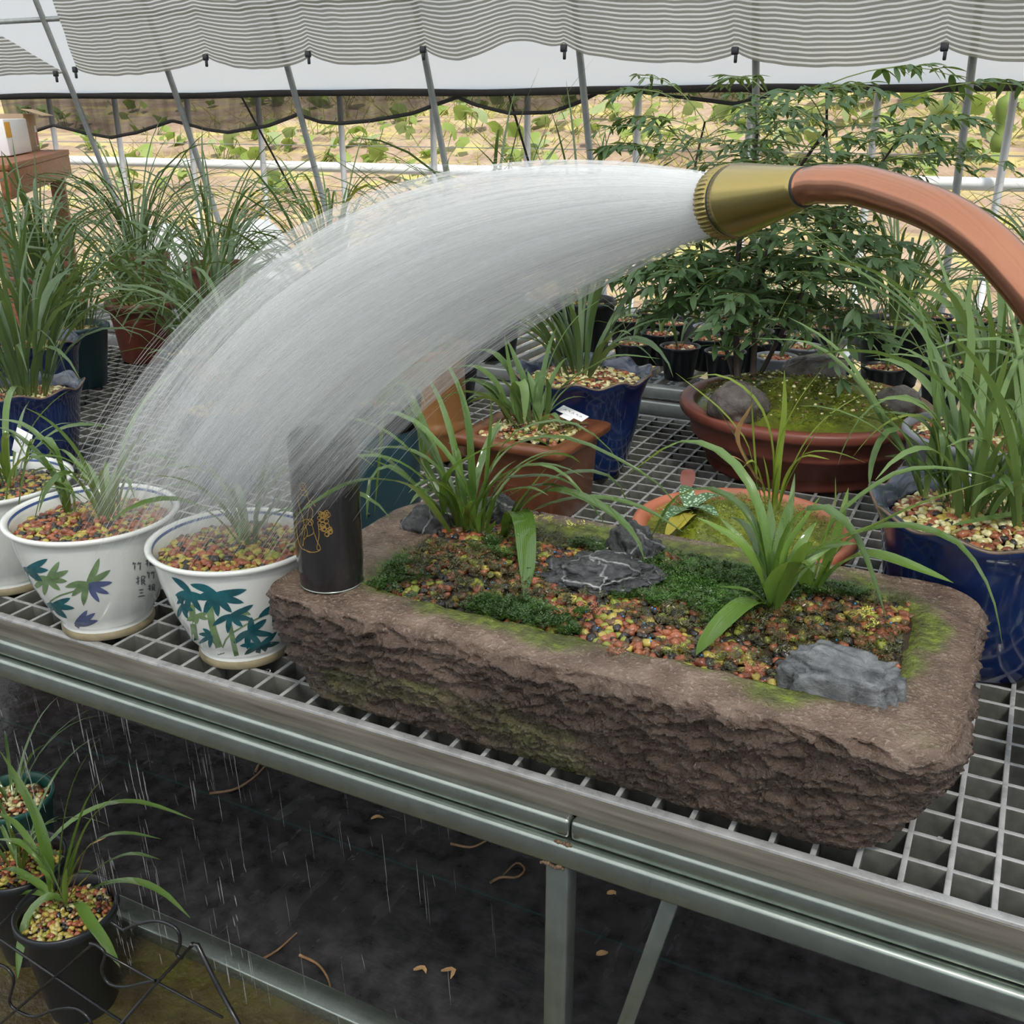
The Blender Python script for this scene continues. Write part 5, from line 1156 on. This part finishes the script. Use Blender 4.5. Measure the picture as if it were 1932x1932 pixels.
far((.20, 1.92), .09, .16, M['green_plastic'], 'dark green pot of orchids furthest right at the back of the bench', 44, (.3, .5), 77, 'plain', LM, rad=.05, wmm=11)
far((.155, .995), .062, .12, M['blue'], 'small bright blue pot with brown rim at the right picture edge', 10, (.06, .14), 78, 'scallop', rad=.02, lobes=6, wmm=8)
far((-1.78, 1.92), .09, .15, M['black_plastic'], 'black pot of arching orchids between the two red clay pots', 64, (.25, .48), 401, 'plain', rad=.05, el=(45, 86))
far((-2.12, 2.0), .09, .16, M['purple_clay'], 'dark red pot of dense orchids behind the dark blue pots', 64, (.28, .50), 402, 'lip', rad=.05, el=(45, 86))
far((-1.17, 1.98), .09, .15, M['black_plastic'], 'black pot of orchids hidden behind the middle of the spray', 44, (.22, .42), 403, 'plain', rad=.05, el=(45, 86))
far((-2.35, 2.55), .10, .18, M['purple_clay'], 'dark red pot of tall orchids on the second bench, left of the hoop poles', 60, (.32, .56), 404, 'lip', rad=.05, el=(45, 86))
far((-2.05, 1.72), .08, .15, M['teal_glaze'], 'teal pot of orchids squeezed behind the dark blue pots', 56, (.25, .45), 405, 'plain', rad=.05, el=(45, 86))
# small seedling pots in rows on the second bench
k = 0
for j, yy in enumerate((2.46, 2.60, 2.75, 2.90, 3.06, 3.20)):
    for i in range(12):
        xx = -1.02 + .125 * i + .03 * (j % 2)
        if (j < 2 and (xx < -.93)) or (abs(xx - .10) < .15 and abs(yy - 2.45) < .13) or (abs(xx + .28) < .14 and abs(yy - 2.62) < .13) or (xx < -.9 and yy < 2.65): continue
        k += 1
        t = round_pot((xx + R_.uniform(-.006, .006), yy + R_.uniform(-.006, .006)), .052, .085, M['black_plastic'] if k % 4 else M['grey_plastic'], 'small seedling pot on the second bench, %s row, %s from its left end' % (ordinal(j), ordinal(i)), 'plain', seed=100 + k, pitch=.0105, pal=PAL_RED, cat='seedling pot', name='seedling_pot', seg=24, group='seedling pots on the second bench', base=.645)
        clump(t, (xx, yy, .645 + .075), R_.randint(6, 10), (.09, .26), 8, LD if k % 3 else LM, .015, (50, 88), (20, 110), None, 600 + k, 0, None, 7)
# white sacks standing beyond the second bench
def sack(c, s, sd, label):
    V, F = ico(4); V = V * (1 + .25 * (fbm(V * 2.2 + sd, 3) - .5))[:, None]; V = np.sign(V) * np.abs(V) ** .75 * np.array(s); V[:, 2] -= V[:, 2].min(); tag(mesh('white_sack', V, F, M['white_plastic'], loc=c), label, 'sack')
sack((-3.02, 3.55, 0), (.16, .13, .42), 1, 'white plastic sack standing behind the left orchids')
sack((-2.25, 3.55, 0), (.17, .13, .43), 2, 'white plastic sack showing through leaves above the spray arc')
sack((-3.5, 3.5, 0), (.16, .13, .40), 3, 'white plastic sack beside the wooden table leg')

# ================================================================== wooden table with boxes
tb = empty('wooden_table', (-3.5, 2.6, 0), 'reddish wooden table at the left holding boxes', 'table')
az = math.atan2(.15, .235); ux = np.array([-.671, .741, 0]); uy = np.array([-ux[1], ux[0], 0])
cr = onz(130, 282, 1.135)                       # right front corner of the table top
Rt = np.stack([ux, uy, [0, 0, 1]], 1)
def tp(a, b, z): return cr[:2].tolist() + [0] if 0 else (cr + ux * a + uy * b) * np.array([1, 1, 0]) + np.array([0, 0, z])
def tbox(name, a0, a1, b0, b1, z0, z1, mat, par=tb, bev=.003):
    V, F = boxVF((0, 0, 0), (a1 - a0, b1 - b0, z1 - z0), bev); V = V @ Rt.T + tp((a0 + a1) / 2, (b0 + b1) / 2, (z0 + z1) / 2); return mesh(name, V - np.array(par.location), F, mat, par)
tbox('table_top', -1.45, .0, .0, .5, 1.115, 1.135, M['wood']); tbox('apron', -1.45, -.004, .002, .03, 1.035, 1.115, M['wood']); tbox('apron', -.03, -.004, .03, .5, 1.035, 1.115, M['wood'])
for a, b in ((-.075, .03), (-.075, .43), (-1.40, .03), (-1.40, .43)): tbox('leg', a, a + .055, b, b + .055, 0, 1.036, M['wood'])
bxp = tp(-.18, .11, 1.1352); bxe = empty('cardboard_box', bxp, 'open brown cardboard box on the wooden table', 'box')
def bpart(name, par, c, s, mat, tilt=0, bev=.001):
    V, F = boxVF((0, 0, 0), s, bev); 
    if tilt: V = V @ np.array(Matrix.Rotation(tilt, 3, 'X')).T
    V = (V + np.array(c)) @ Rt.T; return mesh(name, V, F, mat, par)
for nm, c, s in (('side_panel', (0, .0, .07), (.30, .004, .14)), ('side_panel', (0, .22, .07), (.30, .004, .14)), ('end_panel', (.148, .11, .07), (.004, .22, .14)), ('end_panel', (-.148, .11, .07), (.004, .22, .14)), ('bottom_panel', (0, .11, .003), (.30, .22, .004))): bpart(nm, bxe, c, s, M['cardboard'])
bpart('flap', bxe, (0, -.035, .145), (.28, .08, .003), M['cardboard'], .3); bpart('flap', bxe, (0, .255, .145), (.28, .08, .003), M['cardboard'], -.4)
lb = bpart('print', bxe, (.1, -.0026, .055), (.05, .001, .08), M['tag_white']); bpart('print', bxe, (.1, -.0034, .045), (.03, .001, .05), M['red_print'])
wbx = empty('white_box', tp(-.62, .09, 1.1352), 'white printed box leaning in front of the cardboard box', 'box')
bpart('body', wbx, (0, .035, .062), (.48, .07, .12), M['tag_white'], -.04, .003); bpart('print', wbx, (-.19, -.0005, .088), (.10, .001, .05), M['orange_print'], -.04)
V, F = lathe([(.011, 0), (.011, .001), (.0005, .001)], 20); V = (V @ np.array(Matrix.Rotation(PI / 2, 3, 'X')).T + np.array([.19, .0022, .022])) @ Rt.T; mesh('print', V, F, M['violet_paint'], wbx)

# ================================================================== bottom-left: black pots and wire rack on the ground
q1 = onz(125, 1715, .185)
pp = round_pot((q1[0], q1[1]), .073, .185, M['black_plastic'], 'tall black plastic pot with a wet orchid, standing on the mossy ground', 'plain', pal=PAL_WET + [6, 7, 2], pitch=.0068, indiv=120, seed=91, taper=.66, cheap=False, base=.006, fill=.90)
Yp = q1[1]
for wmm, dy, mt, pts in (
    (9, .03, LW, [(101, 1690), (95, 1620), (78, 1558), (43, 1486), (0, 1417)]), (9, .06, LW, [(109, 1690), (120, 1558), (141, 1471), (181, 1402), (217, 1366)]), (9, .05, LW, [(116, 1690), (140, 1610), (170, 1548), (205, 1518), (261, 1513), (319, 1529), (366, 1547)]),
    (8, .03, LW, [(120, 1695), (150, 1620), (190, 1582), (240, 1572), (304, 1583)]), (9, .0, LW, [(127, 1698), (165, 1655), (203, 1627), (250, 1611), (301, 1621)]), (10, -.02, LW, [(140, 1702), (170, 1680), (203, 1667), (254, 1663), (308, 1685), (359, 1732)]),
    (11, -.09, LW, [(135, 1708), (148, 1705), (170, 1739), (196, 1775), (226, 1824)]), (12, -.10, LW, [(130, 1712), (105, 1692), (78, 1700), (54, 1728), (40, 1783), (33, 1846)]), (9, .0, LW, [(101, 1690), (85, 1640), (65, 1612), (36, 1589), (-10, 1583)]),
    (8, .02, LW, [(112, 1690), (140, 1580), (170, 1500), (215, 1450)]), (8, .0, LW, [(108, 1700), (80, 1672), (40, 1655), (-10, 1680)]), (8, .0, LW, [(108, 1700), (70, 1685), (30, 1690), (-20, 1720)]), (8, .02, LW, [(122, 1695), (150, 1590), (185, 1530), (235, 1490)]),
    (11, -.01, LF, [(104, 1700), (95, 1660), (70, 1635)]), (8, -.02, LF, [(125, 1710), (123, 1670), (125, 1638)]), (8, .03, M['tan_leaf'], [(130, 1700), (150, 1640), (165, 1600), (200, 1580)]), (10, .02, LW, [(98, 1695), (80, 1600), (60, 1530), (20, 1460)]),
    (8, -.01, LW, [(115, 1700), (140, 1650), (175, 1645)]), (8, .01, LW, [(100, 1695), (60, 1660), (20, 1640), (-20, 1650)]), (8, .02, LW, [(105, 1692), (75, 1620), (30, 1555), (-15, 1530)])):
    trace(pp, Yp, wmm, dy, pts, mt)
q2 = onz(15, 1640, .18)
pq = round_pot((q2[0], q2[1] + .02), .072, .18, M['black_plastic'], 'black plastic pot cut by the left picture edge, behind the wet orchid pot', 'plain', pal=PAL_WET, pitch=.0068, indiv=40, seed=92, taper=.66, cheap=False, base=.006)
clump(pq, (q2[0], q2[1] + .02, .165), 16, (.10, .26), 8, LW, .02, (50, 85), (50, 130), None, 93)
q3 = onz(-8, 1520, .15)
pr_ = round_pot((q3[0], q3[1] + .03), .072, .15, M['green_plastic'], 'dark green pot at the left picture edge below the bench rail', 'plain', pal=PAL_DRY, pitch=.009, seed=94, taper=.7, base=.003)
clump(pr_, (q3[0], q3[1] + .03, .13), 12, (.10, .24), 8, LW, .02, (40, 85), (40, 120), None, 95)
# wire rack
YW = q1[1] - .10
wr = empty('wire_rack', ony(200, 1900, YW) * np.array([1, 1, 0]), 'black wire rack with looped edges around the black pots', 'rack')
def wire(pts, r=.0022, smooth=True, Y=None):
    P = np.array([ony(x, y, (YW if Y is None else Y) ) for x, y in pts]); P = spline(P, len(P) * 6) if smooth else P; V, F = tubeVF(P - np.array(wr.location), r, 7); mesh('wire', V, F, M['black_wire'], wr)
wire([(-60, 1735), (0, 1772), (235, 1932)], smooth=False); wire([(-40, 1960), (0, 1932), (175, 1782)], smooth=False); wire([(228, 1932), (300, 1850), (366, 1780)], smooth=False); wire([(362, 1782), (372, 1782), (410, 1860), (452, 1935)], .003, smooth=False)
wire([(170, 1780), (185, 1785), (198, 1800), (192, 1830), (205, 1855), (235, 1862), (268, 1855), (295, 1850)]); wire([(235, 1754), (265, 1742), (300, 1738), (332, 1752), (340, 1778), (333, 1800), (345, 1808)]); wire([(210, 1740), (236, 1757)], .002, False)
wire([(-20, 1815), (12, 1826), (26, 1850), (18, 1890), (35, 1908), (65, 1918), (100, 1906), (140, 1902), (165, 1918), (175, 1940)]); wire([(200, 1800), (290, 1850), (420, 1920)], .0018, False); wire([(-10, 1755), (30, 1715)], .0015, False)
# dead stems and bits on the mat
for i, (pts, lab) in enumerate((([(395, 1497), (440, 1490), (475, 1470), (500, 1445), (525, 1410)], 'curved brown dead stem on the wet mat below the rail'), ([(482, 1455), (490, 1440), (515, 1408)], 'short dark twig crossing the curved dead stem'),
    ([(925, 1665), (945, 1655), (975, 1655), (990, 1640), (975, 1628), (950, 1650)], 'hooked pale plant stem on the wet mat'), ([(850, 1592), (890, 1598), (925, 1582), (945, 1575)], 'dry brown leaf sheath on the wet mat'),
    ([(565, 1802), (600, 1820), (620, 1850), (625, 1885)], 'thin curved straw beyond the low rail'), ([(470, 1822), (520, 1795), (560, 1760)], 'thin reddish straw beyond the low rail'))):
    P = np.array([onz(x, y, .006) for x, y in pts]); V, F = tubeVF(spline(P, 16), np.linspace(.0028, .0012, 16), 6); tag(mesh('dead_stem', V, F, M['twig']), lab, 'twig')
for i, (x, y) in enumerate(((700, 1545), (1145, 1685), (832, 1832), (1125, 1800), (780, 1830), (60, 1275))):
    b = onz(x, y, .003); P = np.array([b + np.array([0, 0, 0]), b + np.array([.010 + .004 * (i % 3), .008 - .005 * (i % 2), .0035]), b + np.array([.022 - .006 * (i % 2), .012 - .01 * (i % 3), .001])]); o = add_leaf(None, P, .010 + .003 * (i % 2), M['tan_leaf'], 6, 'fallen_leaf'); tag(o, 'dry leaf fragment on the black mat, ' + ('below the middle of the rail', 'right of the bench leg', 'left of the bench leg near the low rail', 'beside the lower bench leg', 'further left near the low rail', 'under the bench at the left')[i], 'leaf', 'leaf fragments on the mat')

# ================================================================== watering wand
NZ = np.array([-.157, .594, 1.2225]); ax = np.array([-.90, .40, -.10]); ax /= np.linalg.norm(ax)
tipc = ony(1362, 384, .604); backc = ony(1519, 353, .556)
ax = (tipc - backc); Lh = np.linalg.norm(ax); ax /= Lh
ww = empty('watering_wand', tipc, 'copper watering wand with a brass spray head pouring water', 'watering wand')
e1 = np.cross(ax, [0, 0, 1.0]); e1 /= np.linalg.norm(e1); e2 = np.cross(e1, ax)
def along(prof, k=64, fn=None):
    V, F = lathe([(r, z) for r, z in prof], k, fn); return V[:, 0:1] * e1 + V[:, 1:2] * e2 + V[:, 2:3] * (-ax) , F
RH = .0205
def knurl(a, r, z, i): return 1 + .022 * np.sign(np.cos(46 * a)) * (.0012 < z < .0115) * (r > RH * .9), np.zeros_like(a)
V, F = along([(RH * .80, .0002), (RH * .93, .0), (RH * .985, .0013), (RH, .0022), (RH, .0060), (RH, .0105), (RH * .985, .0125), (RH * .95, .013)], 368, knurl); mesh('knurled_ring', V, F, M['brass'], ww, False)
V, F = along([(RH * .97, .0128), (RH * .98, .0135), (RH * .97, .0145), (RH * .93, .0148)]); mesh('gasket', V, F, M['rubber'], ww)
V, F = along([(RH * .93, .0146), (RH * .985, .0150), (RH * .97, .020), (.0107, Lh - .003), (.0102, Lh - .0006), (.0090, Lh)]); mesh('cone', V, F, M['brass'], ww)
V, F = along([(.0100, Lh - .0008), (.0102, Lh - .0002), (.0100, Lh + .0008), (.0095, Lh + .001)]); mesh('joint_ring', V, F, M['rubber'], ww)
V, F = along([(.0005, .0012), (RH * .80, .0012), (RH * .82, .0003)]); mesh('face_plate', V, F, M['galv'], ww)
cl = [backc, backc - ax * .012, ony(1570, 348, .5425), ony(1620, 350, .530), ony(1700, 372, .510), ony(1780, 404, .490), ony(1850, 450, .476), ony(1905, 503, .467), ony(1960, 570, .458), ony(2010, 655, .452), ony(2080, 860, .44)]
V, F = tubeVF(spline(cl, 60), .0094, 32); mesh('pipe', V - tipc, F, M['copper'], ww)

# ================================================================== water
G = np.array([0, 0, -9.81])
def strand_mesh(name, lines, radii, k=3, mat='water'):
    """many thin 3-sided streams in one mesh"""
    VV = []; FF = []; n0 = 0
    a = np.arange(k) * 2 * PI / k
    for P, r in zip(lines, radii):
        n = len(P); T = np.gradient(P, axis=0); T /= np.linalg.norm(T, axis=1)[:, None] + 1e-9; N = np.cross(T, [0.3, .9, .2]); N /= np.linalg.norm(N, axis=1)[:, None] + 1e-9; B = np.cross(T, N)
        rr = r * np.ones(n); rr[0] *= .3; rr[-1] *= .3
        VV.append((P[:, None] + rr[:, None, None] * (np.cos(a)[None, :, None] * N[:, None] + np.sin(a)[None, :, None] * B[:, None])).reshape(-1, 3)); FF.append(gridF(n, k, False, True) + n0); n0 += n * k
    return mesh(name, np.concatenate(VV), np.concatenate(FF), M[mat])
rw = np.random.RandomState(21)
def jet(th, f, u, jit, nseg, end=1.0):
    """ballistic path of one stream leaving the head at angle th, radius fraction f"""
    A = tipc + (e1 * math.cos(th) + e2 * math.sin(th)) * RH * .78 * min(f, 1.0) + ax * .001; T = .205 + .125 * u + jit[2]
    land = np.array([-.73 - .34 * u + jit[0], .86 + .02 * u + .085 * f * math.cos(th) + jit[1], .79])
    V0 = (land - A) / T - G * T / 2; s = np.linspace(0, T * end, nseg)[:, None]; return A + V0 * s + G * s * s / 2
VV = []; FF = []; UU = []; DD = []; n0 = 0; na, ns_ = 72, 36
for li, (f, dens) in enumerate(((.34, 1.0), (.68, 1.0), (.95, .8), (1.12, .38))):
    rows = []
    for i in range(na):
        th = 2 * PI * i / na; w1 = vn(np.array([[math.cos(th) * 3 + 9, math.sin(th) * 3 + 9, li * 3.1]]))[0] - .5
        rows.append(jet(th, f, .5 + .5 * f * math.sin(th) + .05 * w1, (.03 * w1, .02 * w1, .006 * w1), ns_, 1.01))
    VV.append(np.array(rows).reshape(-1, 3)); FF.append(gridF(na, ns_, True, False) + n0); n0 += na * ns_
    uu, vv = np.meshgrid(np.arange(na) / na + li * .37, np.linspace(0, 1, ns_), indexing='ij'); UU.append(np.stack([uu, vv], -1).reshape(-1, 2)); DD.append(np.full(na * ns_, dens))
sp = mesh('water_spray', np.concatenate(VV), np.concatenate(FF), M['water'], uv=np.concatenate(UU))
at = sp.data.attributes.new('dens', 'FLOAT', 'POINT'); at.data.foreach_set('value', np.concatenate(DD).astype(np.float32))
tag(sp, 'dense grey-white water spray arching from the brass head onto the pots', 'water', kind='stuff')
lines = []; rad = []
for i in range(900):
    f = math.sqrt(rw.rand()) * 1.12; th = rw.uniform(0, 2 * PI)
    P = jet(th, f, np.clip(.5 + .5 * f * math.sin(th) + rw.normal(0, .06), -.05, 1.08), (rw.normal(0, .022), rw.normal(0, .022), rw.normal(0, .004)), 15, rw.uniform(.96, 1.03))
    r0 = rw.uniform(.00008, .00017); j = rw.randint(0, 4); cut = rw.randint(4, 11)
    if i % 3 == 0: lines.append(P[j:cut + 2]); rad.append(r0 * .8)
    j = cut
    while j < 13:                                             # the streams break into drops
        l = rw.randint(1, 3)
        if rw.rand() < .6: m = P[j:j + l + 1]; lines.append(m if len(m) > 2 else np.linspace(m[0], m[-1], 3)); rad.append(r0)
        j += l
sp = strand_mesh('water_spray', lines, rad, 3, 'water_thread'); tag(sp, 'fine bright water threads streaking through the dense spray', 'water', kind='stuff')
# drips through the bench
lines = []; rad = []
for i in range(170):
    x = rw.uniform(-1.45, -.55); y = rw.uniform(.80, 1.25); z1 = rw.uniform(.05, .60); l = rw.uniform(.015, .10)
    P = np.array([(x + .004 * q, y, z1 - l * q) for q in np.linspace(0, 1, 5)]); lines.append(P); rad.append(rw.uniform(.00015, .0004))
for (x, y, n) in ((-1.06, .80, 60), (-1.0, .82, 30), (-.92, .86, 18), (-.86, .84, 14), (-1.2, .80, 40)):
    for i in range(n):
        z1 = rw.uniform(.08, .57); l = rw.uniform(.01, .06); xx = x + rw.normal(0, .014); lines.append(np.array([(xx + .002 * q, y, z1 - l * q) for q in np.linspace(0, 1, 4)])); rad.append(rw.uniform(.0002, .0007))
dr = strand_mesh('dripping_water', lines, rad, 4, 'drip'); tag(dr, 'water dripping through the grating in broken streams below the bench', 'water', kind='stuff')
# clear drops beaded on the grating
VV = []; FF = []; n0 = 0
for i in range(70):
    x = rw.uniform(-1.2, .1); y = GY0 + PYp * rw.randint(1, 14) + rw.uniform(-.002, .002); s = rw.uniform(.002, .0045); Vd = ICO2[0] * np.array([s, s, s * .6]) + np.array([x, y, BT + s * .3]); VV.append(Vd); FF.append(ICO2[1] + n0); n0 += len(Vd)
tag(mesh('water_beads', np.concatenate(VV), np.concatenate(FF), M['drop']), 'clear water drops beaded on the bench grating', 'water', kind='stuff')
